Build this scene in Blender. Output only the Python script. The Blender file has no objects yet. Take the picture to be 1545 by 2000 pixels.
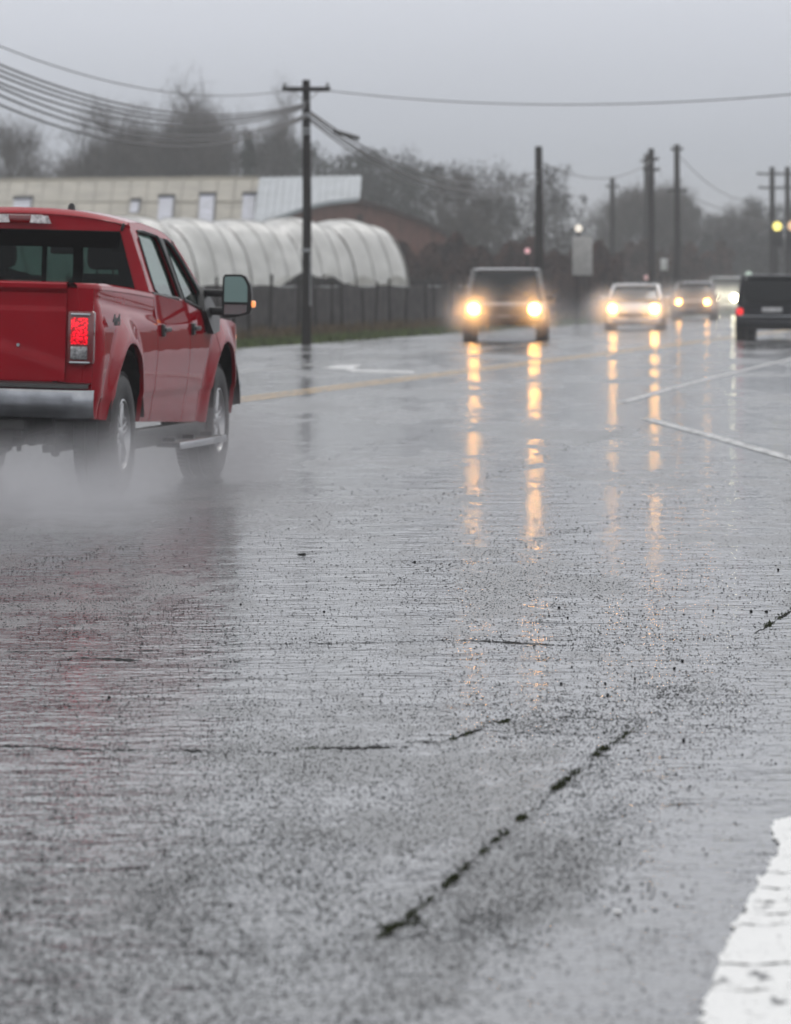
import bpy, bmesh, math, random
import numpy as np
from mathutils import Vector, Matrix, noise
from mathutils.geometry import tessellate_polygon
R = math.radians
random.seed(7)
col = bpy.context.scene.collection
F = 9650.0; CX = 772.5; HY = 555.0; H = 1.4      # focal length in photo pixels, principal column, horizon row, eye height

def at(px, py, Y):            # a photo pixel at a known distance -> point in the place
    return Vector(((px-CX)*Y/F, Y, H-(py-HY)*Y/F))
def gp(px, py, z=0.0):        # a photo pixel on the ground
    Y = (H-z)*F/(py-HY)
    return Vector(((px-CX)*Y/F, Y, z))
RD = 0.153                    # road heading: metres right per metre ahead
def yx(Y): return 1.21+(Y-80.0)*RD     # x of the yellow centre line

# ------------------------------------------------------------------ materials
def nt(name):
    m = bpy.data.materials.new(name); m.use_nodes = True
    t = m.node_tree; t.nodes.clear()
    return m, t, t.nodes, t.links
def pbr(name, c, rough=.5, metal=0.0, coat=0.0, var=0.12, scale=6.0, bump=0.0, spec=.5, coat_r=.05, detail=4, c2=None, stretch=(1,1,1), emit=None, estr=0):
    m, t, N, L = nt(name)
    o = N.new('ShaderNodeOutputMaterial'); b = N.new('ShaderNodeBsdfPrincipled'); L.new(b.outputs[0], o.inputs[0])
    tc = N.new('ShaderNodeTexCoord'); mp = N.new('ShaderNodeMapping'); mp.inputs['Scale'].default_value = stretch
    L.new(tc.outputs['Object'], mp.inputs[0])
    no = N.new('ShaderNodeTexNoise'); no.inputs['Scale'].default_value = scale; no.inputs['Detail'].default_value = detail
    L.new(mp.outputs[0], no.inputs[0])
    mx = N.new('ShaderNodeMix'); mx.data_type = 'RGBA'
    if c2 is None: c2 = tuple(max(0, v*(1-var*2)) for v in c)
    mx.inputs['A'].default_value = (*c2, 1); mx.inputs['B'].default_value = (*[min(1, v*(1+var)) for v in c], 1)
    mr = N.new('ShaderNodeMapRange'); mr.inputs[1].default_value = .3; mr.inputs[2].default_value = .7
    L.new(no.outputs[0], mr.inputs[0]); L.new(mr.outputs[0], mx.inputs['Factor'])
    L.new(mx.outputs['Result'], b.inputs['Base Color'])
    b.inputs['Roughness'].default_value = rough; b.inputs['Metallic'].default_value = metal
    b.inputs['Coat Weight'].default_value = coat; b.inputs['Coat Roughness'].default_value = coat_r
    b.inputs['Specular IOR Level'].default_value = spec
    if bump:
        bp = N.new('ShaderNodeBump'); bp.inputs['Distance'].default_value = bump; bp.inputs['Strength'].default_value = 1
        L.new(no.outputs[0], bp.inputs['Height']); L.new(bp.outputs[0], b.inputs['Normal'])
    if emit:
        b.inputs['Emission Color'].default_value = (*emit, 1); b.inputs['Emission Strength'].default_value = estr
    return m
def lamp(name, c, s, lens=(.8,.8,.8)):
    m, t, N, L = nt(name)
    o = N.new('ShaderNodeOutputMaterial'); b = N.new('ShaderNodeBsdfPrincipled'); L.new(b.outputs[0], o.inputs[0])
    b.inputs['Base Color'].default_value = (*lens, 1); b.inputs['Roughness'].default_value = .1
    b.inputs['Emission Color'].default_value = (*c, 1); b.inputs['Emission Strength'].default_value = s
    return m
def glass(name, tint, through=.5, rough=0.02):
    m, t, N, L = nt(name)
    o = N.new('ShaderNodeOutputMaterial')
    g = N.new('ShaderNodeBsdfGlossy'); g.inputs['Roughness'].default_value = rough
    tr = N.new('ShaderNodeBsdfTransparent'); tr.inputs[0].default_value = (*[v*through for v in tint], 1)
    lw = N.new('ShaderNodeLayerWeight'); lw.inputs[0].default_value = .5
    pw_ = N.new('ShaderNodeMath'); pw_.operation = 'POWER'; L.new(lw.outputs['Facing'], pw_.inputs[0]); pw_.inputs[1].default_value = 4
    fr = N.new('ShaderNodeMath'); fr.operation = 'MULTIPLY_ADD'; L.new(pw_.outputs[0], fr.inputs[0]); fr.inputs[1].default_value = .7; fr.inputs[2].default_value = .012
    mx = N.new('ShaderNodeMixShader'); L.new(fr.outputs[0], mx.inputs[0]); L.new(tr.outputs[0], mx.inputs[1]); L.new(g.outputs[0], mx.inputs[2])
    L.new(mx.outputs[0], o.inputs[0])
    return m

M = {}
M['red'] = pbr('red_paint', (.30,.0001,.009), .5, 0, .9, var=.06, scale=3, coat_r=.04, spec=.0)
for n_ in M['red'].node_tree.nodes:
    if n_.type == 'BSDF_PRINCIPLED': n_.inputs['Coat IOR'].default_value = 1.28
M['red_wet'] = M['red']
M['black'] = pbr('black_plastic', (.012,.012,.013), .45, var=.2, scale=20)
M['rubber'] = pbr('tyre_rubber', (.02,.02,.021), .6, var=.25, scale=30, bump=.002)
M['under'] = pbr('dirty_underbody', (.02,.019,.018), .7, var=.3, scale=12, bump=.01)
M['chrome'] = pbr('chrome', (.45,.46,.48), .16, 1.0, var=.05, scale=8)
M['bumper'] = pbr('dull_chrome_bumper', (.36,.37,.39), .22, 1.0, var=.1, scale=9)
M['alloy'] = pbr('alloy', (.5,.5,.51), .3, 1.0, var=.1, scale=14)
M['glass_rear'] = glass('tinted_rear_glass', (.74,.97,.92), .37)
M['glass_side'] = glass('green_side_glass', (.75,.95,.9), .62)
M['windscreen'] = glass('windscreen_glass', (.8,.97,.93), .8)
M['mirror'] = pbr('mirror_glass', (.30,.42,.40), .05, 1.0, var=.02)
M['cloth'] = pbr('dark_seat_cloth', (.012,.012,.014), .9, var=.2, scale=40)
M['frit'] = pbr('black_glass_border', (.003,.003,.003), .9, var=.1, spec=.0)
M['jacket'] = pbr('dark_jacket', (.015,.015,.018), .9, var=.2, scale=30)
M['skin'] = pbr('skin', (.25,.13,.09), .6, var=.1)
M['hair'] = pbr('dark_hair', (.012,.009,.007), .8, var=.3, scale=60)
M['amber_lit'] = lamp('lit_amber_lens', (1,.36,.12), 1.1, (.6,.2,.05))
M['red_lens'] = pbr('dark_red_lens', (.16,.003,.006), .15, 0, 1.0, var=.1, scale=30)
M['clear_lens'] = pbr('clear_lens', (.32,.32,.33), .25, .2, .6, var=.4, scale=45)
M['cargo_lens'] = pbr('white_cargo_lens', (.75,.77,.8), .2, 0, 1, var=.3, scale=40)

# lit tail lamp: small LED facets
m, t, N, L = nt('lit_red_tail_lens'); M['tail_lit'] = m
o = N.new('ShaderNodeOutputMaterial'); b = N.new('ShaderNodeBsdfPrincipled'); L.new(b.outputs[0], o.inputs[0])
tc = N.new('ShaderNodeTexCoord'); vo = N.new('ShaderNodeTexVoronoi'); vo.inputs['Scale'].default_value = 75
mr = N.new('ShaderNodeMapRange'); mr.inputs[1].default_value = .05; mr.inputs[2].default_value = .55; mr.inputs[3].default_value = 3.4; mr.inputs[4].default_value = .12
L.new(tc.outputs['Object'], vo.inputs[0]); L.new(vo.outputs['Distance'], mr.inputs[0]); L.new(mr.outputs[0], b.inputs['Emission Strength'])
b.inputs['Emission Color'].default_value = (1,.004,.02,1); b.inputs['Base Color'].default_value = (.5,.0,.01,1); b.inputs['Roughness'].default_value = .15

# ------------------------------------------------------------------ mesh builder
class MB:
    def __init__(s): s.v = []; s.f = []; s.mi = []
    def add(s, vs, fs, mi=0):
        b = len(s.v); s.v.extend([Vector(v) for v in vs])
        for f in fs: s.f.append([b+i for i in f]); s.mi.append(mi)
    def box(s, c, d, rot=None, mi=0, bev=0):
        hx, hy, hz = d[0]/2, d[1]/2, d[2]/2
        if bev:
            bm = bmesh.new(); bmesh.ops.create_cube(bm, size=1)
            for v in bm.verts: v.co = Vector((v.co.x*d[0], v.co.y*d[1], v.co.z*d[2]))
            bmesh.ops.bevel(bm, geom=bm.edges[:], offset=min(bev, min(d)*.45), segments=2, affect='EDGES', profile=.5)
            vs = [v.co.copy() for v in bm.verts]; fs = [[v.index for v in f.verts] for f in bm.faces]; bm.free()
        else:
            vs = [Vector((x*hx, y*hy, z*hz)) for x in (-1,1) for y in (-1,1) for z in (-1,1)]
            fs = [(0,1,3,2),(4,6,7,5),(0,4,5,1),(2,3,7,6),(0,2,6,4),(1,5,7,3)]
        if rot is not None: vs = [rot @ v for v in vs]
        s.add([v+Vector(c) for v in vs], fs, mi)
    def tube(s, pts, r, n=6, mi=0, cap=True):
        pts = [Vector(p) for p in pts]; rs = r if isinstance(r, (list, tuple)) else [r]*len(pts)
        vs = []; fs = []
        for i, p in enumerate(pts):
            d = (pts[min(i+1, len(pts)-1)]-pts[max(i-1, 0)]).normalized()
            a = Vector((0,0,1)) if abs(d.z) < .9 else Vector((1,0,0))
            u = d.cross(a).normalized(); w = d.cross(u)
            for k in range(n):
                t_ = 2*math.pi*k/n
                vs.append(p+(u*math.cos(t_)+w*math.sin(t_))*rs[i])
        for i in range(len(pts)-1):
            for k in range(n):
                fs.append((i*n+k, i*n+(k+1)%n, (i+1)*n+(k+1)%n, (i+1)*n+k))
        if cap:
            fs.append(tuple(range(n))[::-1]); fs.append(tuple((len(pts)-1)*n+k for k in range(n)))
        s.add(vs, fs, mi)
    def lathe(s, prof, n=40, axis='y', c=(0,0,0), mi=0, closed=False):   # prof: (radius, axial)
        vs = []; fs = []; m_ = len(prof)
        for k in range(n):
            a = 2*math.pi*k/n
            for (r, h) in prof:
                if axis == 'y': v = Vector((r*math.cos(a), h, r*math.sin(a)))
                elif axis == 'x': v = Vector((h, r*math.cos(a), r*math.sin(a)))
                else: v = Vector((r*math.cos(a), r*math.sin(a), h))
                vs.append(v+Vector(c))
        for k in range(n):
            for i in range(m_-1 if not closed else m_):
                j = (i+1) % m_; k2 = (k+1) % n
                fs.append((k*m_+i, k*m_+j, k2*m_+j, k2*m_+i))
        s.add(vs, fs, mi)
    def grid(s, P, mi=0, closed=False):
        n = len(P); m_ = len(P[0]); vs = [p for r_ in P for p in r_]; fs = []
        for i in range(n-1):
            for j in range(m_ if closed else m_-1):
                j2 = (j+1) % m_
                fs.append((i*m_+j, i*m_+j2, (i+1)*m_+j2, (i+1)*m_+j))
        s.add(vs, fs, mi)
    def slab(s, loops, fn, th, mi=0):      # polygon with holes in 2-D, mapped to 3-D by fn(u,v) and thickened by vector th
        L3 = [[Vector((p[0], p[1], 0)) for p in lp] for lp in loops]
        tr = tessellate_polygon(L3); flat = [p for lp in loops for p in lp]
        a = [Vector(fn(*p)) for p in flat]; th = Vector(th); n = len(a)
        b_ = [p+th for p in a]
        fs = [tuple(t_) for t_ in tr]+[tuple(n+i for i in t_)[::-1] for t_ in tr]
        k = 0
        for lp in loops:
            m_ = len(lp)
            for i in range(m_): fs.append((k+i, k+(i+1) % m_, n+k+(i+1) % m_, n+k+i))
            k += m_
        s.add(a+b_, fs, mi)
    def xf(s, fn): s.v = [Vector(fn(v)) for v in s.v]; return s
    def build(s, name, mats, parent=None, smooth=True, angle=35):
        me = bpy.data.meshes.new(name); me.from_pydata([tuple(v) for v in s.v], [], s.f)
        if not isinstance(mats, (list, tuple)): mats = [mats]
        for m_ in mats: me.materials.append(m_)
        if len(mats) > 1: me.polygons.foreach_set('material_index', s.mi)
        bm = bmesh.new(); bm.from_mesh(me); bmesh.ops.recalc_face_normals(bm, faces=bm.faces[:])
        if smooth:
            for f in bm.faces: f.smooth = True
            ca = R(angle)
            for e in bm.edges:
                if len(e.link_faces) == 2 and e.calc_face_angle(0) > ca: e.smooth = False
        bm.to_mesh(me); bm.free()
        ob = bpy.data.objects.new(name, me); col.objects.link(ob)
        if parent is not None: ob.parent = parent
        return ob
def raw(name, verts, faces, mat, parent=None):     # big numpy meshes (triangles)
    me = bpy.data.meshes.new(name); n = len(verts); m_ = len(faces); k = faces.shape[1]
    me.vertices.add(n); me.vertices.foreach_set('co', np.asarray(verts, np.float32).ravel())
    me.loops.add(m_*k); me.loops.foreach_set('vertex_index', np.asarray(faces, np.int32).ravel())
    me.polygons.add(m_); me.polygons.foreach_set('loop_start', np.arange(0, m_*k, k, dtype=np.int32))
    me.update(calc_edges=True); me.materials.append(mat)
    ob = bpy.data.objects.new(name, me); col.objects.link(ob)
    if parent is not None: ob.parent = parent
    return ob
def tag(o, label=None, cat=None, group=None, kind=None):
    if label: o['label'] = label
    if cat: o['category'] = cat
    if group: o['group'] = group
    if kind: o['kind'] = kind
    return o
def empty(name, loc, rz=0, label=None, cat=None, group=None):
    e = bpy.data.objects.new(name, None); col.objects.link(e); e.location = loc; e.rotation_euler = (0,0,rz); e.empty_display_size = .2
    return tag(e, label, cat, group)
def copy_tree(o, parent=None):
    c = o.copy(); col.objects.link(c); c.parent = parent
    for ch in [x for x in bpy.data.objects if x.parent == o]: copy_tree(ch, c)
    return c
def lerp(a, b_, t_): return a+(b_-a)*t_
def interp(x, pts):
    if x <= pts[0][0]: return pts[0][1]
    for (a, va), (b_, vb) in zip(pts, pts[1:]):
        if x <= b_: return lerp(va, vb, (x-a)/(b_-a))
    return pts[-1][1]

# ------------------------------------------------------------------ camera
sc = bpy.context.scene
cam = bpy.data.cameras.new('camera'); co = bpy.data.objects.new('camera', cam); col.objects.link(co); sc.camera = co
co.location = (0,0,H); co.rotation_euler = (R(90),0,0)
cam.sensor_fit = 'VERTICAL'; cam.sensor_height = 24; cam.sensor_width = 18.54; cam.lens = 24*F/2000
cam.shift_y = -(1000-HY)/2000; cam.shift_x = 0
cam.clip_start = .5; cam.clip_end = 5000
cam.dof.use_dof = True; cam.dof.focus_distance = 22.0
cam.dof.aperture_fstop = cam.lens/ (0.026*1000); cam.dof.aperture_blades = 0

# ------------------------------------------------------------------ overcast sky and soft sun
w = bpy.data.worlds.new('World'); sc.world = w; w.use_nodes = True
N = w.node_tree.nodes; L = w.node_tree.links; N.clear()
wo = N.new('ShaderNodeOutputWorld'); bg = N.new('ShaderNodeBackground'); L.new(bg.outputs[0], wo.inputs[0])
SUN_EL, SUN_AZ = 42, 20
sky = N.new('ShaderNodeTexSky'); sky.sky_type = 'NISHITA'; sky.sun_disc = False
sky.sun_elevation = R(SUN_EL); sky.sun_rotation = R(SUN_AZ); sky.dust_density = 4
hs = N.new('ShaderNodeHueSaturation'); hs.inputs['Saturation'].default_value = .12; L.new(sky.outputs[0], hs.inputs['Color'])
tc = N.new('ShaderNodeTexCoord'); sp = N.new('ShaderNodeSeparateXYZ'); L.new(tc.outputs['Generated'], sp.inputs[0])
cn = N.new('ShaderNodeTexNoise'); cn.inputs['Scale'].default_value = 3.5; cn.inputs['Detail'].default_value = 3
cmp_ = N.new('ShaderNodeMapping'); cmp_.inputs['Scale'].default_value = (1,1,5); L.new(tc.outputs['Generated'], cmp_.inputs[0]); L.new(cmp_.outputs[0], cn.inputs[0])
ma = N.new('ShaderNodeMath'); ma.operation = 'MULTIPLY_ADD'; L.new(cn.outputs[0], ma.inputs[0]); ma.inputs[1].default_value = .02; L.new(sp.outputs['Z'], ma.inputs[2])
rp = N.new('ShaderNodeValToRGB'); cr = rp.color_ramp
cr.elements[0].position = 0.0; cr.elements[0].color = (.34,.345,.36,1)
cr.elements[1].position = 1.0; cr.elements[1].color = (1.1,1.1,1.1,1)
for p, c in ((.012,(.37,.38,.40)), (.035,(.45,.48,.535)), (.065,(.63,.66,.73)), (.12,(.93,.96,1.02)), (.3,(1.02,1.04,1.08))):
    e = cr.elements.new(p); e.color = (*c, 1)
L.new(ma.outputs[0], rp.inputs[0])
sm = N.new('ShaderNodeVectorMath'); sm.operation = 'SCALE'; sm.inputs['Scale'].default_value = 10.0; L.new(rp.outputs[0], sm.inputs[0])
mx = N.new('ShaderNodeMix'); mx.data_type = 'RGBA'; mx.inputs['Factor'].default_value = .94
L.new(hs.outputs[0], mx.inputs['A']); L.new(sm.outputs[0], mx.inputs['B']); L.new(mx.outputs['Result'], bg.inputs[0])
bg.inputs[1].default_value = .1
sl = bpy.data.lights.new('overcast_sun', 'SUN'); so = bpy.data.objects.new('overcast_sun', sl); col.objects.link(so)
sl.energy = .5; sl.angle = R(25); sl.color = (1,.97,.93)
so.rotation_euler = (R(90-SUN_EL), 0, R(180-SUN_AZ))

# ------------------------------------------------------------------ wet asphalt
def wet_asphalt(name, paint=None, wear=.45):
    m, t, N, L = nt(name)
    def n(ty, **k):
        x = N.new(ty)
        for a, v in k.items(): x.inputs[a].default_value = v
        return x
    def math_(op, a, b_=None, c_=None):
        x = N.new('ShaderNodeMath'); x.operation = op
        for i, v in enumerate((a, b_, c_)):
            if v is None: continue
            if isinstance(v, (int, float)): x.inputs[i].default_value = v
            else: L.new(v, x.inputs[i])
        return x.outputs[0]
    def rng(v, a, b_, c_, d_):
        x = N.new('ShaderNodeMapRange'); L.new(v, x.inputs[0])
        for i, q in enumerate((a, b_, c_, d_)): x.inputs[i+1].default_value = q
        return x.outputs[0]
    def tex(scale, detail, st=(1,1,1), rough=.5, off=0):
        mp = N.new('ShaderNodeMapping'); mp.inputs['Scale'].default_value = st; mp.inputs['Location'].default_value = (off, off*.7, 0)
        mp.inputs['Rotation'].default_value = (0,0,0)
        L.new(geo.outputs['Object'], mp.inputs[0]); x = n('ShaderNodeTexNoise', Scale=scale, Detail=detail, Roughness=rough); L.new(mp.outputs[0], x.inputs[0])
        return x.outputs[0]
    geo = N.new('ShaderNodeTexCoord')
    o = N.new('ShaderNodeOutputMaterial'); b = N.new('ShaderNodeBsdfPrincipled'); L.new(b.outputs[0], o.inputs[0])
    big = tex(.55, 3, (1,.22,1), .55)                # shallow ponds and worn tracks
    mid = tex(3.2, 4, (1,.30,1), .6, 11)
    wet0 = math_('MULTIPLY_ADD', mid, .55, big)       # ~ .5 + .27
    sx = N.new('ShaderNodeSeparateXYZ'); L.new(geo.outputs['Object'], sx.inputs[0])      # newer, smoother lane right of the seam
    seam = rng(math_('MULTIPLY_ADD', sx.outputs['Y'], -.164, sx.outputs['X']), -1.56, -1.32, 0, .085)
    wetm = math_('SUBTRACT', wet0, seam)
    thr = rng(wetm, .62, .95, .695, .54)              # threshold for grit showing above the film
    grit = tex(115, 2, (1,.16,1), .55, 3)
    dg = math_('SUBTRACT', grit, thr)
    mask = rng(dg, 0, .05, 0, 1)
    coarse = tex(24, 3, (1,.12,1), .6, 7)
    mask2 = rng(math_('SUBTRACT', coarse, rng(wetm, .62, .95, .70, .585)), 0, .05, 0, 1)
    mk = math_('MAXIMUM', mask, math_('MULTIPLY', mask2, .35))
    # colour
    base = N.new('ShaderNodeMix'); base.data_type = 'RGBA'
    base.inputs['A'].default_value = (.05,.051,.054,1) if paint is None else (*paint, 1)
    base.inputs['B'].default_value = (.018,.018,.019,1) if paint is None else (*[v*.45 for v in paint], 1)
    L.new(mk, base.inputs['Factor'])
    src = base.outputs['Result']
    if paint is not None:                              # worn paint shows asphalt
        wn = tex(9, 6, (1,.35,1), .7, 21)
        wf = rng(wn, wear-.03, wear+.03, 1, 0)
        m2 = N.new('ShaderNodeMix'); m2.data_type = 'RGBA'; L.new(wf, m2.inputs['Factor']); L.new(src, m2.inputs['A']); m2.inputs['B'].default_value = (.045,.045,.048,1)
        src = m2.outputs['Result']
    L.new(src, b.inputs['Base Color'])
    film = rng(math_('ADD', wetm, math_('MULTIPLY', tex(7, 3, (1,.35,1), .6, 51), .22)), .890, .950, .085, .25)
    rg = math_('MAXIMUM', film, rng(mk, 0, 1, .09, .55)) if paint is None else rng(mk, 0, 1, .34, .6)
    L.new(rg, b.inputs['Roughness'])
    sp_ = rng(mk, 0, 1, .5 if paint is None else .3, .12); L.new(sp_, b.inputs['Specular IOR Level'])
    b.inputs['IOR'].default_value = 1.40
    # relief: puddled film nearly flat, ripples of a few cm, grit sharp
    b1 = N.new('ShaderNodeBump'); b1.inputs['Strength'].default_value = 1; b1.inputs['Distance'].default_value = .0021
    L.new(tex(14, 3, (.9,1.1,1), .5, 5), b1.inputs['Height'])
    b2 = N.new('ShaderNodeBump'); b2.inputs['Strength'].default_value = 1; b2.inputs['Distance'].default_value = .0015
    L.new(rng(wetm, .70, .90, .10, 1.0), b2.inputs['Strength'])
    L.new(grit, b2.inputs['Height']); L.new(b1.outputs[0], b2.inputs['Normal'])
    b3 = N.new('ShaderNodeBump'); b3.inputs['Strength'].default_value = 1; b3.inputs['Distance'].default_value = .012
    L.new(big, b3.inputs['Height']); L.new(b2.outputs[0], b3.inputs['Normal'])
    b4 = N.new('ShaderNodeBump'); b4.inputs['Strength'].default_value = 1; b4.inputs['Distance'].default_value = .014
    L.new(tex(1.7, 4, (1.1,1.3,1), .62, 31), b4.inputs['Height']); L.new(b3.outputs[0], b4.inputs['Normal'])
    b5 = N.new('ShaderNodeBump'); b5.inputs['Strength'].default_value = 1; b5.inputs['Distance'].default_value = .0042
    L.new(tex(6, 3, (.9,1.4,1), .6, 41), b5.inputs['Height']); L.new(b4.outputs[0], b5.inputs['Normal'])
    L.new(b5.outputs[0], b.inputs['Normal'])
    return m
M['asphalt'] = wet_asphalt('wet_asphalt')
M['white_line'] = wet_asphalt('worn_white_paint', (.44,.44,.44), .46)
M['yellow_line'] = wet_asphalt('worn_yellow_paint', (.68,.42,.14), .45)
M['grit'] = pbr('dark_grit', (.016,.016,.017), .85, var=.4, scale=90, spec=.08)
M['stone'] = pbr('dark_pebble', (.010,.010,.011), .8, var=.5, scale=60, spec=.08)
M['moss'] = pbr('moss', (.035,.045,.012), .9, var=.5, scale=120, spec=.15)
M['grass'] = pbr('grass_green', (.085,.115,.03), .8, var=.4, scale=3, spec=.2)
M['field'] = pbr('dull_field', (.045,.045,.03), .95, var=.4, scale=.5, spec=.1)
M['creosote'] = pbr('creosoted_wood', (.016,.012,.010), .85, var=.4, scale=8, stretch=(4,4,.4), spec=.2)
M['greywood'] = pbr('weathered_post', (.05,.042,.037), .9, var=.4, scale=8, spec=.15)
M['cable'] = pbr('grey_cable', (.13,.13,.135), .6, var=.1)
M['steel'] = pbr('galvanised', (.30,.31,.32), .45, .8, var=.15)

def sheet(name, pts, z, mat, label=None, kind='structure'):
    mb = MB(); mb.add([(p[0], p[1], z) for p in pts], [tuple(range(len(pts)))])
    o_ = mb.build(name, mat, None, False); tag(o_, label, None, None, kind); return o_
sheet('ground', [(-420,-30),(620,-30),(620,1150),(-420,1150)], -.012, M['field'])
def left_edge(Y): return yx(Y)-8.8
YE = 700.0
sheet('road', [(left_edge(-20),-20),(40,-20),(40,40),(yx(140)+9,140),(yx(YE)+9,YE),(left_edge(YE),YE)], 0, M['asphalt'])
# verge of grass beyond the far shoulder
sheet('grass_verge', [(left_edge(-20)-.02,-20),(left_edge(YE)-.02,YE),(left_edge(YE)-30,YE),(left_edge(-20)-30,-20)], -.004, M['grass'])

def strip(name, pts, wdt, mat, z=.004, label=None):
    P = [Vector((p[0], p[1], z)) for p in pts]; mb = MB(); vs = []
    for i, p in enumerate(P):
        d = (P[min(i+1, len(P)-1)]-P[max(i-1, 0)]).normalized(); n_ = Vector((-d.y, d.x, 0))
        vs += [p-n_*wdt/2, p+n_*wdt/2]
    mb.add(vs, [(2*i, 2*i+1, 2*i+3, 2*i+2) for i in range(len(P)-1)])
    o_ = mb.build(name, mat, None, False); tag(o_, label, None, None, 'structure'); return o_
for s_ in (-.15, .15):
    strip('yellow_centre_line', [(yx(Y)+s_, Y) for Y in (20,60,100,140,200,400)], .11, M['yellow_line'], label='worn double yellow centre line of the wet road')
strip('white_lane_line', [(yx(Y)-3.5, Y) for Y in (40,80,120,200,400)], .13, M['white_line'], label='white line left of the turn lane')
e1 = [gp(1215,787), gp(1300,762), gp(1400,736), gp(1545,701)]; d = (e1[3]-e1[0]).normalized()
strip('white_edge_line', [(p.x, p.y) for p in e1]+[((e1[3]+d*60).x, (e1[3]+d*60).y)], .14, M['white_line'], label='white edge line running away on the right')
e2 = [gp(1262,818), gp(1400,855), gp(1545,896), gp(1760,965)]
strip('white_edge_line', [(p.x, p.y) for p in e2], .14, M['white_line'], label='white edge line curving towards the side road')
a1 = [gp(*p) for p in ((628,719),(662,713),(706,712),(700,716),(690,719),(700,722),(812,725),(808,730),(690,726),(672,722))]
sheet('turn_arrow', a1, .004, wet_asphalt('arrow_paint', (.58,.58,.58), .44), 'worn white turn arrow painted on the far lane')
a2 = [gp(*p) for p in ((1545,1598),(1524,1601),(1511,1609),(1507,1622),(1512,1640),(1524,1650),(1519,1668),(1508,1682),(1500,1700),(1484,1716),(1476,1738),(1462,1758),(1455,1780),(1438,1800),(1434,1816),(1418,1850),(1402,1890),(1380,1950),(1360,2010),(1320,2100),(1800,2100),(1800,1598))]
rgp = random.Random(9); aa = []
for i in range(len(a2)):
    p, q = a2[i], a2[(i+1) % len(a2)]; aa.append(p)
    if i < len(a2)-4:
        for s_ in range(1, 7): aa.append(p.lerp(q, s_/7)+Vector((rgp.gauss(0,.004), rgp.gauss(0,.03), 0)))
a2 = aa
# thick cracked plastic paint near the camera
def cracked_white():
    m = wet_asphalt('thick_white_paint', (.72,.72,.71), .38)
    return m
M['thick_white'] = cracked_white()
sheet('white_stop_line', a2, .004, M['thick_white'], 'thick cracked white paint at the near corner')

# cracks in the asphalt: ragged dark ribbons
def crack(pts, wpx, label, jag=1.9, seed=0, zc=.0015):
    rnd = random.Random(seed); P = []
    for (a, b_) in zip(pts, pts[1:]):
        n_ = max(2, int(math.hypot(b_[0]-a[0], b_[1]-a[1])/7))
        for i in range(n_): P.append((lerp(a[0], b_[0], i/n_), lerp(a[1], b_[1], i/n_)))
    P.append(pts[-1]); mb = MB(); vs = []
    for i, (x, y) in enumerate(P):
        y += rnd.uniform(-jag, jag); e_ = min(1, i/4, (len(P)-1-i)/4)
        gap = noise.noise(Vector((x*.018, seed*5.3, 0))); hw = max(.12, wpx*(.25+.85*rnd.random()**2)*e_*max(.08, min(1.2, .75+1.7*gap)))
        vs += [gp(x, y-hw/2, zc), gp(x, y+hw/2, zc)]
    mb.add(vs, [(2*i, 2*i+1, 2*i+3, 2*i+2) for i in range(len(P)-1)])
    tag(mb.build('pavement_crack', M['grit'], None, False), label, None, None, 'structure')
crack([(-40,1455),(60,1458),(200,1465),(270,1464),(430,1467)], 4, 'thin dark crack across the near asphalt', seed=1)
crack([(545,1466),(600,1462),(770,1458),(810,1450),(870,1446),(930,1428),(985,1412),(1012,1392)], 5, 'jagged mossy crack in the near asphalt', seed=2)
crack([(770,1456),(800,1449),(850,1447)], 3, 'short side crack beside the mossy crack', seed=12)
crack([(885,1249),(960,1252),(1020,1256),(1085,1259)], 4.5, 'short dark crack in the middle asphalt', .8, seed=3)
crack([(112,1287),(170,1284),(230,1287),(285,1290)], 7, 'dark low patch edge behind the red pickup', .8, seed=4)
crack([(170,1297),(220,1296),(262,1294)], 3, 'thin dark line behind the red pickup', .6, seed=5)
crack([(0,1273),(140,1271),(300,1270),(480,1258)], 1.6, 'hairline crack behind the red pickup', .6, seed=6)
crack([(480,1258),(620,1256),(760,1254),(885,1250)], 1.4, 'hairline crack across the middle asphalt', .6, seed=7)
crack([(1470,1240),(1490,1228),(1520,1208),(1560,1186)], 6, 'mossy crack at the right of the asphalt', seed=9)
crack([(740,1835),(800,1785),(850,1750),(900,1702),(970,1640),(1030,1588),(1100,1530),(1160,1475),(1200,1448),(1245,1418)], 1.7, 'long diagonal mossy crack in the near asphalt', 2.5, seed=10)

for i, (x0_, x1_, yy) in enumerate(((1512,1560,1668),(1496,1560,1702),(1480,1570,1731),(1466,1560,1757),(1452,1570,1781),(1440,1560,1803),(1400,1560,1880),(1380,1540,1930))):
    crack([(x0_,yy),((x0_+x1_)/2,yy+4),(x1_,yy-2)], 2.6, 'thin crack across the thick white paint', 1.2, seed=30+i, zc=.006)
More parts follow.
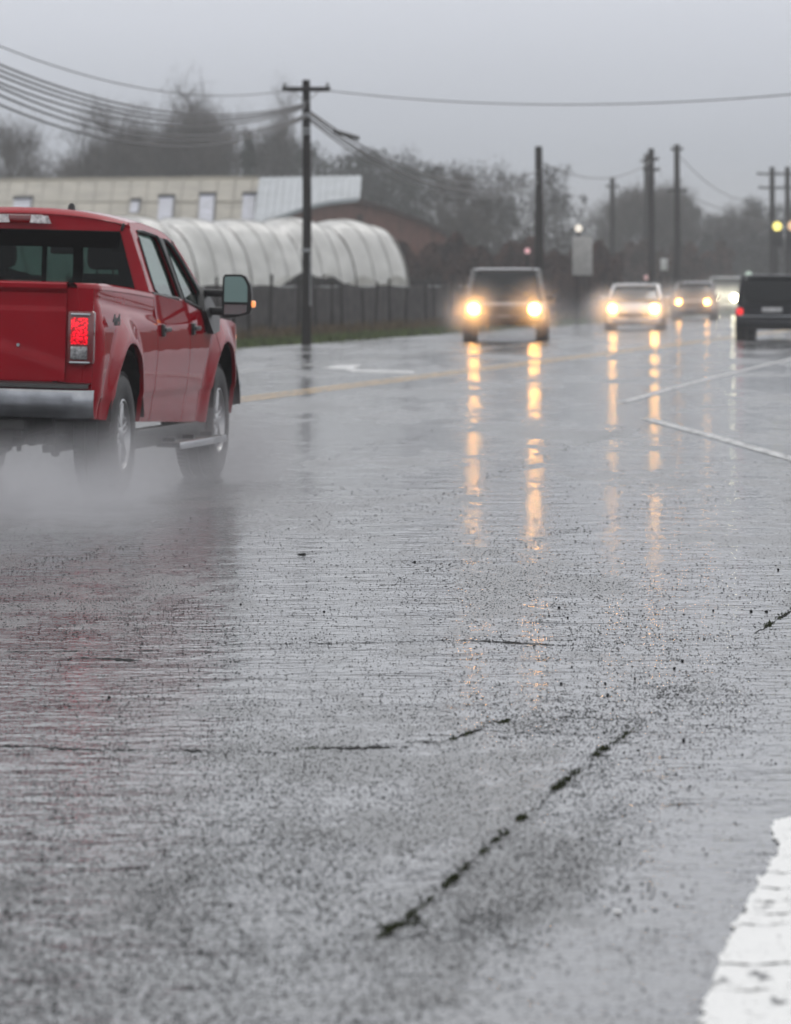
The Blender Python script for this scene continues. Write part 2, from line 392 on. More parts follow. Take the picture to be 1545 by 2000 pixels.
# exposed aggregate: grains of stone standing a few mm above the water film, thick where the film is thin
def grains(name, count, blobs, bands, mat, label, seed):
    rg = np.random.default_rng(seed)
    x = rg.uniform(-30, 1575, count); y = 830+1230*rg.random(count)**.85
    dens = np.full(count, .14)*np.clip((y-900)/300, .05, 1)
    for (bx_, by_, sx_, sy_, a_) in blobs: dens = dens+a_*np.exp(-((x-bx_)/sx_)**2-((y-by_)/sy_)**2)
    for (pts, wy, a_) in bands:
        px_ = np.array([p[0] for p in pts], float); py_ = np.array([p[1] for p in pts], float)
        yl = np.interp(x, px_, py_)+3*np.sin(x*.05); ins = np.clip(np.minimum(x-px_[0], px_[-1]-x)/40, 0, 1)
        dens = dens+a_*ins*np.exp(-((y-yl)/wy)**2)
    Y = H*F/(y-HY); X = (x-CX)*Y/F
    dens = dens*(1-.72*np.clip((X-.164*(Y-10.5)-.28)/.15, 0, 1)*np.clip((Y-30)/-8, 0, 1))
    ns = np.array([noise.noise(Vector((a*1.0, b_*.16, seed)))*.6+noise.noise(Vector((a*5, b_*.7, 3+seed)))*.6+noise.noise(Vector((a*16, b_*3, 9+seed)))*.5 for a, b_ in zip(X, Y)])
    dens = dens*np.clip(1+1.25*ns, 0, 3)
    m_ = rg.random(count) < dens; X = X[m_]; Y = Y[m_]; n_ = len(X); C = np.stack([X, Y], 1)
    S = (.0012+.0021*rg.random(n_)**1.8)*(1+.05*np.clip(Y-13, 0, 40))
    base = np.array([(1,0,0),(.35,.9,0),(-.8,.6,0),(-.85,-.55,0),(.3,-.95,0),(.25,.1,.75),(-.35,-.15,.6)])
    tri = np.array([(0,1,5),(1,2,5),(2,6,5),(2,3,6),(3,4,6),(4,5,6),(4,0,5)])
    ang = rg.uniform(0, 6.28, n_); ca, sa = np.cos(ang), np.sin(ang)
    ax = S*rg.uniform(.6, 1.6, n_); ay = S*rg.uniform(.8, 2.4, n_); az = S*rg.uniform(.4, .85, n_)
    bx = base[None,:,0]*ca[:,None]-base[None,:,1]*sa[:,None]; by = base[None,:,0]*sa[:,None]+base[None,:,1]*ca[:,None]
    V = np.stack([C[:,0:1]+bx*ax[:,None], C[:,1:2]+by*ay[:,None], base[None,:,2]*az[:,None]+.0006+0*bx], 2)
    Fc = (tri[None]+np.arange(n_)[:,None,None]*7).reshape(-1,3)
    o_ = raw(name, V.reshape(-1,3), Fc, mat); tag(o_, label, None, None, 'stuff'); return o_
grains('exposed_grit', 290000, [(200,1700,520,240,.27),(120,1850,500,200,.10),(560,1600,260,160,.14),(150,1400,420,110,.16),(100,1190,330,70,.24),(420,1260,220,40,.14),
    (1080,1140,330,80,.20),(760,1040,260,60,.18),(1250,1250,200,40,.30),(1400,1330,130,70,.34),(1290,1410,110,60,.22),(1180,1570,80,80,.42),(1090,1680,80,70,.40),(970,1770,90,60,.36),(1080,1410,110,32,.62),(860,1810,120,40,.3),(1300,1360,120,30,.3),(1400,1150,200,40,.12),(900,1350,200,60,.1),(1250,930,260,50,.1)],
    [([(690,1158),(900,1095),(1100,1040),(1290,1000)], 6, .55), ([(820,985),(960,935),(1090,885),(1215,842),(1290,822)], 6, .6), ([(-30,1115),(150,1090),(290,1060)], 6, .45), ([(545,917),(640,893),(720,873),(800,858),(880,838)], 3.5, .7),
     ([(1230,985),(1400,975),(1575,978)], 4, .3), ([(740,1840),(850,1752),(970,1642),(1100,1532),(1245,1418),(1400,1300),(1560,1186)], 16, .3), ([(560,1258),(885,1250),(1085,1262),(1300,1255),(1560,1235)], 5, .35), ([(0,1463),(430,1470),(545,1468),(870,1450),(1012,1396)], 7, .3)],
    M['grit'], 'fine dark grit standing out of the water film', 5)

# moss tufts in the cracks
def moss(pts, n_, spread, seed, h=.012):
    rg = random.Random(seed); vs = []; fs = []
    hubs = [(rg.randrange(len(pts)-1), rg.random()) for _ in range(max(5, n_//45))]
    for i in range(n_):
        k, t_ = hubs[rg.randrange(len(hubs))]; a, b_ = pts[k], pts[k+1]; t_ = min(1, max(0, t_+rg.gauss(0, .05)))
        c = gp(lerp(a[0], b_[0], t_)+rg.gauss(0, spread), lerp(a[1], b_[1], t_)+rg.gauss(0, spread*.35))
        an = rg.uniform(0, 6.28); l_ = rg.uniform(.002, .005); q = Vector((math.cos(an), math.sin(an)*1.6, 0))*l_
        up = Vector((rg.uniform(-.5,.5)*h, rg.uniform(-.5,.5)*h, h*rg.uniform(.3, 1)))
        b0 = len(vs); vs += [c-q*.5, c+q*.5, c+q*.6+up, c-q*.3+up*.8]; fs.append((b0, b0+1, b0+2, b0+3))
    return vs, fs
V_, F_ = [], []
for args in (([(740,1835),(850,1750),(900,1702)], 420, 5, 1, .008), ([(900,1702),(970,1640),(1030,1588)], 280, 5, 2, .008), ([(1080,1545),(1110,1520),(1160,1475),(1200,1450)], 420, 5, 3, .009), ([(1200,1450),(1245,1418)], 60, 4, 4, .008),
             ([(880,1445),(930,1428),(1000,1405)], 160, 4, 5, .008), ([(1480,1235),(1520,1208),(1560,1186)], 160, 4, 6, .009), ([(560,1463),(620,1461)], 40, 3, 7, .006), ([(750,1815),(800,1800),(950,1812)], 160, 9, 8, .008)):
    v1, f1 = moss(*args); b0 = len(V_); V_ += v1; F_ += [tuple(b0+i for i in f) for f in f1]
mb = MB(); mb.v = V_; mb.f = F_; mb.mi = [0]*len(F_)
tag(mb.build('moss', M['moss'], None, False), 'dark green moss growing in the cracks of the asphalt', None, None, 'stuff')

# loose pebbles, each its own object
def pebble_mesh(seed):
    bm = bmesh.new(); bmesh.ops.create_icosphere(bm, subdivisions=2, radius=1)
    for v in bm.verts:
        v.co *= 1+.28*noise.noise(v.co*1.3+Vector((seed*7, 0, 0))); v.co.z *= .75
    me = bpy.data.meshes.new('pebble'); bm.to_mesh(me); bm.free(); me.materials.append(M['stone'])
    for p in me.polygons: p.use_smooth = True
    return me
pm = [pebble_mesh(i) for i in range(4)]
peb = [(213,1361,4),(450,1767,5),(478,1775,4),(543,1767,4),(370,1712,5),(585,1700,4),(583,1732,3.5),(200,1680,3),(492,1540,3),(1335,1445,5),(1096,1334,4),(1182,1334,4),(1187,1357,4),(1240,1325,4),(1333,1290,4),(1317,1305,4),
       (1137,1637,4.5),(1210,1645,4.5),(1210,1723,4),(1380,1417,3.5),(1300,1405,3),(1247,1465,3),(1321,1510,3.5),(1348,1535,3),(1366,1497,3),(1450,1473,3),(1515,1490,3),(1520,1112,4),(470,1180,3.5),(810,1097,3.5),(633,1194,3),(1393,1192,3.5),(1467,1193,4),(1497,1194,4),(1092,1186,4),(1109,1206,3.5),(1380,1667,3),(1374,1658,3),(1190,1775,4),(1325,1574,3)]
rg = random.Random(3)
for _ in range(45): peb.append((rg.gauss(1235, 55), rg.gauss(1750, 24), rg.uniform(2, 4)))
for _ in range(30): peb.append((rg.uniform(1050, 1480), rg.uniform(1300, 1640), rg.uniform(1.4, 2.6)))
for i, (x, y, r) in enumerate(peb):
    g = gp(x, y+r*.5); s_ = r*.78*g.y/F
    o_ = bpy.data.objects.new('pebble', pm[i % 4]); col.objects.link(o_); o_.location = (g.x, g.y, s_*.55)
    o_.scale = (s_*rg.uniform(.8,1.2), s_*rg.uniform(.8,1.2), s_); o_.rotation_euler = (0,0,rg.uniform(0,6))
    tag(o_, 'small dark pebble lying loose on the wet asphalt', 'pebble', 'loose pebbles on the near asphalt')
g = gp(590,1084); mb = MB(); mb.lathe([(0,.001),(.012,.001),(.016,.004),(.010,.008),(0,.009)], 11, 'z'); mb.v = [Vector((v.x*(1.5+.4*math.sin(v.y*400)), v.y*2.2, v.z*(1+.4*math.sin(v.x*300)))) for v in mb.v]
o_ = mb.build('bark_chip', M['stone']); o_.location = g; tag(o_, 'flat dark chip lying alone on the road right of the spray', 'debris')
g = gp(1205,1783); mb = MB(); mb.box((0,0,.003), (.018,.03,.004), bev=.001)
o_ = mb.build('paper_scrap', pbr('white_scrap', (.7,.7,.7), .5)); o_.location = g; tag(o_, 'tiny white scrap lying among the pebbles', 'litter')
# ------------------------------------------------------------------ red pickup truck (x forward from the rear axle, y left, z up)
TH = R(8.3); KS = .953
truck = empty('pickup_truck', ((-1.888-.97*math.cos(TH))*KS, (34.2+.97*math.sin(TH))*KS, 0), R(90)-TH,
              'red crew cab pickup driving away through spray with lit tail lamp and big tow mirrors', 'pickup truck')
LEAN = R(1.5)
def lean(v):      # body leans a little towards the kerb over its springs
    y, z = v.y+1.0, v.z-.4
    return Vector((v.x*KS, (-1.0+y*math.cos(LEAN)-z*math.sin(LEAN))*KS, H*(1-KS)+(.4+y*math.sin(LEAN)+z*math.cos(LEAN))*KS))
WB = 3.68; WR = .41
XR, XF = -1.10, 4.62
def rail(x): return interp(x, [(-1.1,1.405),(-.6,1.40),(.2,1.375),(.95,1.345)])
def belt(x): return interp(x, [(.9,1.34),(1.3,1.315),(2.1,1.275),(2.35,1.245),(3.0,1.17),(3.3,1.16),(3.9,1.13),(4.5,1.05)])
def zbot(x): return interp(x, [(-1.1,.50),(-.6,.47),(.6,.43),(1.0,.42),(3.1,.36),(4.3,.42),(4.62,.50)])
AX0, AX1 = -.16, 3.50
ARC = [(AX0,.47,.525),(AX1,.45,.515)]
def halfw(x, z):
    w_ = interp(z, [(.35,.955),(.50,.975),(.60,.985),(.635,1.0),(.68,1.003),(.9,1.02),(1.10,1.012),(1.19,.992),(1.23,.985),(1.32,.972),(1.42,.955)])
    if x < -.93: w_ -= .11*((-.93-x)/.17)**2
    if x > 4.0: w_ -= .16*((x-4.0)/.62)**2
    for (cx_, cz_, rr) in ARC:
        d_ = math.hypot(x-cx_, z-cz_)
        if rr-.1 < d_ < rr+.20 and z > .3:
            t_ = min(1, max(0, 1-(d_-rr)/.20)); w_ += .045*t_*t_*(3-2*t_)
            if d_ < rr+.05: w_ += .0
    # crease rising from the tail lamp along the bed
    if -1.1 < x < .95: w_ -= .012*math.exp(-((z-(1.24-.06*x))/.035)**2)
    return w_
def panel(x0, x1, top, side=-1, step=.028, lip=.03, low=None):
    nx = max(2, int((x1-x0)/step)); nz = 34; bm = bmesh.new(); G = []
    for i in range(nx+1):
        x = lerp(x0, x1, i/nx); zb = (low or zbot)(x); zt = top(x)
        G.append([bm.verts.new((x, 0, lerp(zb, zt, j/nz))) for j in range(nz+1)])
    for i in range(nx):
        for j in range(nz): bm.faces.new((G[i][j], G[i+1][j], G[i+1][j+1], G[i][j+1]))
    for (cx_, cz_, rr) in ARC:
        ins = {v for v in bm.verts if math.hypot(v.co.x-cx_, v.co.z-cz_) < rr or (abs(v.co.x-cx_) < rr-.02 and v.co.z < cz_-.0 and abs(v.co.x-cx_) < rr)}
        if not ins: continue
        dead = [f for f in bm.faces if all(v in ins for v in f.verts)]
        bmesh.ops.delete(bm, geom=dead, context='FACES')
        for v in list(bm.verts):
            if v in ins and v.link_faces:
                if v.co.z >= cz_:
                    a = math.atan2(v.co.z-cz_, v.co.x-cx_); v.co.x = cx_+rr*math.cos(a); v.co.z = cz_+rr*math.sin(a)
                else: v.co.x = cx_+math.copysign(rr, v.co.x-cx_)
    bmesh.ops.delete(bm, geom=[v for v in bm.verts if not v.link_faces], context='VERTS')
    for v in bm.verts: v.co.y = side*halfw(v.co.x, v.co.z)
    be = [e for e in bm.edges if len(e.link_faces) == 1]
    r_ = bmesh.ops.extrude_edge_only(bm, edges=be)
    for v in r_['geom']:
        if isinstance(v, bmesh.types.BMVert): v.co.y -= side*lip
    bm.verts.index_update(); mb = MB(); mb.add([v.co.copy() for v in bm.verts], [[v.index for v in f.verts] for f in bm.faces]); bm.free()
    return mb
def part(mb, name, mat, parent=truck, smooth=True, body=True, angle=35):
    if body: mb.xf(lean)
    return mb.build(name, mat, parent, smooth, angle)
RP = M['red']
# bed: both sides, rails, inner walls, floor, front wall
bed = MB()
for sd in (-1, 1):
    p_ = panel(-1.10, .945, lambda x: rail(x)-.045, sd); bed.add(p_.v, p_.f)
    xs = [lerp(-1.10, .945, i/14) for i in range(15)]       # rounded rail cap
    P = []
    for x in xs:
        zt = rail(x); yo = halfw(x, zt-.05)
        if x < -.93: pass
        P.append([Vector((x, sd*a, b_)) for a, b_ in ((yo, zt-.052), (yo+.004, zt-.04), (yo-.004, zt-.014), (yo-.022, zt), (yo-.10, zt), (yo-.12, zt-.02), (yo-.12, .70))])
    bed.grid(P)
    bed.box((.945, sd*.45, 1.02), (.03, .95, .62))
bed.box((-.08, 0, .70), (2.02, 1.75, .04))
bed.box((-1.085, -.86, .98), (.02, .22, .78)); bed.box((-1.085, .86, .98), (.02, .22, .78))
bed_o = part(bed, 'bed', RP)
tb = MB(); tb.slab([[(-.79,.745),(.79,.745),(.79,1.40),(-.79,1.40)]], lambda u, v: (-1.115-.012*math.exp(-((v-1.12)/.25)**2), u, v), (.05,0,0))
# tailgate skin with a shallow pressed panel, spoiler lip
P = []
def tgx(u, v):
    x = -1.118
    if v > 1.365: x -= .03
    elif v > 1.34: x -= .03*(v-1.34)/.025
    # upper recess and the low curved pressing
    if 1.22 < v < 1.34: x += .010
    cv = .98-.13*max(0, (abs(u)-.35))/.44 if abs(u) < .79 else .85
    x -= .014/(1+math.exp(-(cv-v)/.012))
    return x
zs = [.745]+[lerp(.76, 1.335, i/40) for i in range(41)]+[1.345,1.355,1.366,1.38,1.395,1.405]
us = [lerp(-.79, .79, i/50) for i in range(51)]
tg = MB(); tg.grid([[Vector((tgx(u, v)+(.02 if v > 1.40 else 0), u, v)) for u in us] for v in zs])
tg.grid([[Vector((-1.13, u, 1.406)) for u in us], [Vector((-1.06, u, 1.412)) for u in us], [Vector((-1.03, u, 1.40)) for u in us], [Vector((-1.03, u, .80)) for u in us]])
for s_ in (-1, 1): tg.box((-1.08, s_*.787, 1.07), (.07, .006, .65))
tg_o = part(tg, 'tailgate', RP, truck)
h = MB(); h.box((-1.14, .0, 1.16), (.03, .28, .09), bev=.012); part(h, 'handle', M['black'], tg_o)
h = MB(); h.lathe([(0,-.006),(.012,-.006),(.012,.006),(0,.006)], 12, 'x', (-1.135,-.47,.98)); part(h, 'reflector_dot', M['chrome'], tg_o)
# tail lamps
for sd in (-1, 1):
    y0, y1 = sd*.805, sd*.985
    yc = (y0+y1)/2
    k = MB(); k.box((-1.105, sd*.895, 1.04), (.07, .185, .36), bev=.02)
    lo = part(k, 'tail_light', M['red_lens'])
    k = MB(); k.box((-1.145, sd*.888, 1.083), (.02, .115, .178), bev=.01); part(k, 'lit_lens', M['tail_lit'], lo)
    k = MB(); k.box((-1.146, sd*.888, .937), (.02, .115, .088), bev=.01); part(k, 'reversing_lens', M['clear_lens'], lo)
    k = MB(); k.box((-1.146, sd*.895, 1.195), (.02, .135, .018), bev=.005); k.box((-1.146, sd*.895, .872), (.02, .14, .016), bev=.005)
    k.tube([(-1.125, sd*.978, 1.195), (-1.12, sd*.985, 1.12), (-1.13, sd*.965, .88)], .005, 6)
    part(k, 'lens_trim', M['chrome'], lo)
# bumper
bm_ = MB(); P = []
for i in range(33):
    y = lerp(-1.0, 1.0, i/32); e_ = max(0, (abs(y)-.86)/.14); xo = -1.30+.16*e_**2*.9
    lowc = .50+.0*e_
    if abs(y) < .32: lowc = .50
    P.append([Vector((xo+.10, y, .69)), Vector((xo+.015, y, .688)), Vector((xo, y, .675)), Vector((xo-.008, y, .60)), Vector((xo+.008, y, .53)), Vector((xo+.04, y, lowc)), Vector((xo+.12, y, lowc))])
bm_.grid(P)
bu = part(bm_, 'rear_bumper', M['bumper'])
k = MB(); P = []
for i in range(25):
    y = lerp(-.97, .97, i/24); P.append([Vector((-1.27+.1*max(0,(abs(y)-.86)/.14)**2, y, .70)), Vector((-1.25+.1*max(0,(abs(y)-.86)/.14)**2, y, .728)), Vector((-1.09, y, .735)), Vector((-1.09, y, .68))])
k.grid(P); part(k, 'step_pad', M['black'], bu)
k = MB(); k.box((-1.315, 0, .60), (.01, .34, .17), bev=.004); part(k, 'licence_plate', pbr('plate_white', (.5,.5,.5), .4), bu)
k = MB(); k.box((-1.25, 0, .43), (.22, .10, .09), bev=.01); k.box((-1.18, 0, .45), (.08, 1.1, .07), bev=.01); part(k, 'tow_hitch', M['under'], bu)
# cab lower skins: doors, front wings
for sd in (-1, 1):
    for (a, b_, nm) in ((.960, 2.185, 'rear_door'), (2.197, 3.185, 'front_door')):
        dd = part(panel(a, b_, lambda x: belt(x)-.004, sd), nm, RP)
        hx = a+.42 if nm == 'rear_door' else a+.30
        hx = b_-.98 if nm == 'rear_door' else b_-.82
        k = MB(); k.box((hx, sd*1.035, 1.075), (.22, .03, .035), bev=.012); k.box((hx-.09, sd*1.02, 1.07), (.07, .035, .09), bev=.012)
        part(k, 'door_handle', M['black'], dd)
        k = MB(); k.tube([(a+.01, sd*.965, belt(a)+.0), ((a+b_)/2, sd*.957, belt((a+b_)/2)+.0), (b_, sd*.955, belt(b_)+.0)], .010, 6); part(k, 'belt_trim', M['black'], dd)
    part(panel(3.197, 4.62, lambda x: belt(x)-.012, sd), 'front_wing', RP)
    k = MB(); k.box((3.42, sd*1.025, 1.03), (.17, .012, .05), bev=.004); part(k, 'wing_badge', M['chrome'], truck)
    k = MB(); k.box((4.22, sd*.985, .99), (.05, .02, .035), bev=.006); part(k, 'side_marker', M['amber_lit'], truck)
# bonnet, grille, front bumper, headlights
hd = MB(); P = []
for i in range(17):
    x = lerp(3.15, 4.60, i/16); wq = halfw(min(x,4.55), 1.12)-.03
    P.append([Vector((x, y*wq, belt(x)-.012+.075*(1-abs(y)**2.5)*(1-((i/16)**6)*.6))) for y in [lerp(-1, 1, j/20) for j in range(21)]])
hd.grid(P); part(hd, 'bonnet', RP)
k = MB(); k.box((4.60, 0, .86), (.08, 1.25, .36), bev=.03); part(k, 'grille', M['chrome'])
k = MB(); k.box((4.70, 0, .56), (.22, 1.9, .24), bev=.06); part(k, 'front_bumper', M['bumper'])
for sd in (-1, 1):
    k = MB(); k.box((4.48, sd*.72, .90), (.10, .26, .24), bev=.03); part(k, 'headlight', M['clear_lens'])
# greenhouse
def gy(z, x=1.0): return .958-(z-1.30)*.34-.12*max(0, z-1.72)
def side_fn(sd): return lambda u, v: (u, sd*gy(v), v)
outer = [(.955,1.345),(1.3,1.318),(2.1,1.278),(2.35,1.248),(3.0,1.172),(3.28,1.165),(3.10,1.30),(2.86,1.46),(2.60,1.62),(2.42,1.715),(2.25,1.765),(2.0,1.80),(1.5,1.835),(1.05,1.835),(1.0,1.75),(.975,1.55)]
w1 = [(1.24,1.33),(1.50,1.312),(1.97,1.293),(2.06,1.30),(2.02,1.48),(1.93,1.70),(1.88,1.745),(1.42,1.775),(1.22,1.775),(1.16,1.72),(1.15,1.50),(1.17,1.36)]
w2 = [(2.18,1.285),(2.45,1.25),(2.88,1.20),(2.99,1.20),(2.80,1.38),(2.55,1.565),(2.36,1.675),(2.20,1.718),(2.10,1.725),(2.10,1.60),(2.14,1.42)]
cb = MB()
for sd in (-1, 1):
    cb.slab([outer, w1, w2], side_fn(sd), (0, -sd*.05, 0))
# roof skin
P = []
for i in range(21):
    x = lerp(.965, 2.46, i/20); zr = interp(x, [(.965,1.815),(1.02,1.835),(1.5,1.838),(2.0,1.80),(2.25,1.768),(2.46,1.70)])
    P.append([Vector((x+.02*(1-abs(t_))*0, t_*gy(zr), zr+.092*(1-abs(t_)**2.4)*(1 if i > 0 else .75))) for t_ in [lerp(-1, 1, j/24) for j in range(25)]])
cb.grid(P)
# rear face of the cab with window opening
def rear_fn(u, v): return (.955+(v-1.3)*.05, u, v+.092*(1-min(1, abs(u)/.76)**2.4)*max(0, (v-1.70)/.12) if v > 1.70 else v)
top_e = [(lerp(-.765, .765, i/16), 1.81) for i in range(17)][::-1]
ro = [(-.958,1.30),(.958,1.30)]+[(.856,1.60),(.785,1.79)]+top_e[1:-1]+[(-.785,1.79),(-.856,1.60)]
rw = [(-.835,1.325),(.835,1.325),(.70,1.755),(-.70,1.755)]
cb.slab([ro, rw], rear_fn, (.05,0,0)); cb.box((.985, 0, 1.05), (.04, 1.9, .54))
# windscreen header and A pillars
for sd in (-1, 1):
    cb.tube([(2.42, sd*.80, 1.69), (2.60, sd*.835, 1.59), (2.86, sd*.885, 1.43), (3.10, sd*.93, 1.28), (3.27, sd*.96, 1.165)], [.035]*5, 8)
cab = part(cb, 'cab', RP)
for s_ in (-1, 1):
    k = MB(); k.box((.975,s_*.735,1.80),(.02,.022,.06), Matrix.Rotation(R(-s_*18), 3, 'X'), bev=.008); part(k, 'roof_seam', M['black'], cab)
k = MB(); k.slab([[(-.855,1.312),(.855,1.312),(.715,1.77),(-.715,1.77)]], lambda u, v: (.948+(v-1.3)*.05, u, v), (.006,0,0)); rg_ = part(k, 'rear_window', M['glass_rear'], cab, False)
k = MB()
for (y_, w_) in ((-.175, .035), (.175, .035), (-.42, .07), (.42, .07)): k.box((.965, y_, 1.50), (.02, w_, .40))
k.box((.967, 0, 1.705), (.02, 1.42, .115)); k.box((.967, 0, 1.335), (.02, 1.66, .03))
for s_ in (-1,1): k.slab([[(s_*.85,1.33),(s_*.76,1.33),(s_*.62,1.76),(s_*.72,1.76)]], lambda u, v: (.97, u, v), (.01,0,0))
part(k, 'window_frame', M['frit'], rg_)
for sd in (-1, 1):
    k = MB(); k.slab([w1], lambda u, v: (u, sd*(gy(v)-.022), v), (0, -sd*.004, 0)); part(k, 'side_window', M['glass_side'], cab, False)
    k = MB(); k.slab([w2], lambda u, v: (u, sd*(gy(v)-.022), v), (0, -sd*.004, 0)); part(k, 'side_window', M['glass_side'], cab, False)
    # black window surround and B pillar
    k = MB()
    for lp in (w1, w2):
        k.tube([(p[0], sd*(gy(p[1])+.001), p[1]) for p in lp]+[(lp[0][0], sd*(gy(lp[0][1])+.001), lp[0][1])], .011, 5)
    k.slab([[(2.075,1.295),(2.165,1.285),(2.13,1.42),(2.09,1.62),(2.09,1.73),(1.95,1.74),(2.03,1.50)]], lambda u, v: (u, sd*(gy(v)+.004), v), (0, -sd*.01, 0))
    k.slab([[(2.99,1.175),(3.27,1.17),(3.08,1.31),(2.84,1.475),(2.56,1.64),(2.40,1.72),(2.37,1.69),(2.56,1.575),(2.81,1.39)]], lambda u, v: (u, sd*(gy(v)+.004), v), (0, -sd*.008, 0))
    part(k, 'window_surround', M['black'], cab)
k = MB(); P = []
for i in range(7):
    t_ = i/6; x = lerp(3.26, 2.44, t_); z = lerp(1.17, 1.72, t_)+.03*math.sin(t_*math.pi); wq = lerp(.93, .77, t_)
    P.append([Vector((x+.14*(1-abs(u)**2), u*wq, z+.05*t_*(1-u*u))) for u in [lerp(-1, 1, j/12) for j in range(13)]])
k.grid(P); part(k, 'windscreen', M['windscreen'], cab)
# high stop lamp and white cargo lamps
k = MB(); k.box((.93, 0, 1.842), (.04, .34, .06), bev=.012); hs_ = part(k, 'high_stop_lamp', M['red_lens'], cab)
for s_ in (-1, 1):
    k = MB(); k.add([(.905, s_*.085, 1.872), (.905, s_*.20, 1.866), (.905, s_*.225, 1.812), (.905, s_*.075, 1.815)], [(0,1,2,3)]); k.add([(.94, s_*.085, 1.872), (.94, s_*.20, 1.866), (.94, s_*.225, 1.812), (.94, s_*.075, 1.815)], [(0,1,2,3)])
    k.f += [(0,1,5,4),(1,2,6,5),(2,3,7,6),(3,0,4,7)]; k.mi += [0]*4
    part(k, 'cargo_lamp', M['cargo_lens'], hs_, False)
k = MB(); k.lathe([(.0,0),(.03,0),(.024,.035),(.012,.05),(0,.05)], 10, 'z', (1.35,-.28,1.915)); part(k, 'roof_antenna', M['black'], cab)
# interior
k = MB(); k.box((1.9, 0, .82), (2.2, 1.72, .08)); k.box((1.28, 0, 1.10), (.12, 1.5, .52), bev=.05); k.box((3.0, 0, 1.09), (.36, 1.7, .18), bev=.06)
part(k, 'cabin_interior', M['cloth'])
for y_ in (-.40, .40):
    k = MB(); k.box((2.05, y_, 1.13), (.16, .52, .66), bev=.07); k.box((2.3, y_, .90), (.5, .52, .14), bev=.05); se = part(k, 'seat', M['cloth'])
    k = MB(); k.box((2.02, y_, 1.585), (.11, .27, .19), bev=.05); k.tube([(2.02,y_-.06,1.44),(2.02,y_-.06,1.56)], .008); k.tube([(2.02,y_+.06,1.44),(2.02,y_+.06,1.56)], .008); part(k, 'headrest', M['cloth'], se)
for y_ in (-.42, .0, .42):
    k = MB(); k.box((1.24, y_, 1.38), (.10, .24, .12), bev=.04); part(k, 'headrest', M['cloth'])
k = MB(); k.box((2.62, .02, 1.635), (.04, .25, .075), bev=.02); k.tube([(2.62,.02,1.66),(2.58,.02,1.72)], .01); part(k, 'rear_view_mirror', M['black'], cab)
k = MB(); k.lathe([(.185+.014*math.cos(a), .014*math.sin(a)) for a in [i*math.pi/4 for i in range(8)]], 28, 'x', (0,0,0), closed=True); k.xf(lambda v: Vector((v.x, v.y, v.z)));
k.v = [Matrix.Rotation(R(-25), 3, 'Y') @ v + Vector((2.78, .40, 1.15)) for v in k.v]; part(k, 'steering_wheel', M['black'])
# tow mirrors
for sd in (-1, 1):
    k = MB(); P = []
    prof = [(.165,1.155),(.16,1.30),(.165,1.455),(.18,1.477),(.30,1.48),(.335,1.466),(.375,1.40),(.385,1.33),(.388,1.22),(.375,1.185),(.30,1.165),(.20,1.15)]
    yy = lambda u: sd*(.955+u)
    for dx, sc_ in ((0, 1.0), (.06, 1.0), (.12, .88), (.16, .6)):
        P.append([Vector((2.90+dx, yy(.275+(u-.275)*sc_), 1.32+(z-1.32)*sc_)) for (u, z) in prof])
    k.grid(P, closed=True); b0 = len(k.v)-len(prof); k.f.append(list(range(b0, b0+len(prof)))); k.mi.append(0)
    k.slab([prof], lambda u, v: (2.905, yy(u), v), (.004,0,0))
    # two telescopic arms and the sail on the door
    k.box((2.96, sd*1.06, 1.335), (.06, .24, .055), bev=.015); k.box((2.96, sd*1.06, 1.20), (.07, .24, .06), bev=.015)
    k.slab([[(2.78,1.03),(3.05,1.05),(3.24,1.15),(3.14,1.28),(2.97,1.38),(2.84,1.33),(2.72,1.20)]], lambda u, v: (u, sd*(gy(v)+.035), v), (0, -sd*.05, 0))
    mo = part(k, 'side_mirror', M['black'])
    k = MB(); k.slab([[(.182,1.272),(.182,1.455),(.195,1.462),(.30,1.464),(.325,1.45),(.352,1.395),(.355,1.272)]], lambda u, v: (2.878+.13*(u-.18), yy(u), v), (.004,0,0)); part(k, 'mirror_glass', M['mirror'], mo, False)
    k = MB(); k.slab([[(.182,1.178),(.182,1.252),(.354,1.252),(.35,1.20),(.30,1.182)]], lambda u, v: (2.893, yy(u), v), (.006,0,0)); part(k, 'blind_spot_glass', M['mirror'], mo, False)
    k = MB(); k.box((2.93, sd*(.955+.392), 1.26), (.05, .04, .05), bev=.012); part(k, 'turn_signal', M['amber_lit'] if sd < 0 else M['black'], mo)
# running boards
for sd in (-1, 1):
    k = MB(); k.box((1.68, sd*.88, .36), (2.60, .10, .13), bev=.02); k.box((2.12, sd*.985, .30), (1.75, .17, .035), bev=.012); [k.box((xb, sd*.93, .32), (.06,.16,.05)) for xb in (1.4, 2.1, 2.8)]
    ru = part(k, 'running_board', M['black'], truck, True, False)
    k = MB(); k.box((2.12, sd*1.072, .292), (1.75, .02, .05), bev=.008); part(k, 'board_trim', M['chrome'], ru, True, False)
# chassis, axle, wheel wells, exhaust
k = MB()
for sd in (-1, 1):
    k.box((1.7, sd*.42, .50), (5.4, .09, .16))
    for cx_ in (AX0, AX1):
        ang = [lerp(.12, math.pi-.12, i/16) for i in range(17)]
        k.grid([[Vector((cx_+.56*math.cos(a), sd*.99, .45+.52*math.sin(a))), Vector((cx_+.56*math.cos(a), sd*.62, .45+.52*math.sin(a)))] for a in ang])
        k.box((cx_, sd*.62, .66), (1.15, .02, .66))
k.box((1.6, 0, .60), (5.0, 1.3, .06)); k.box((1.9, 0, .40), (1.5, .5, .2), bev=.04); k.box((-.75, .05, .47), (.55, .95, .24), bev=.06)
k.tube([(0,-.80,.41),(0,.80,.41)], .055, 12); k.lathe([(0,-.2),(.11,-.17),(.17,-.05),(.17,.05),(.11,.17),(0,.2)], 16, 'y', (0,.0,.41))
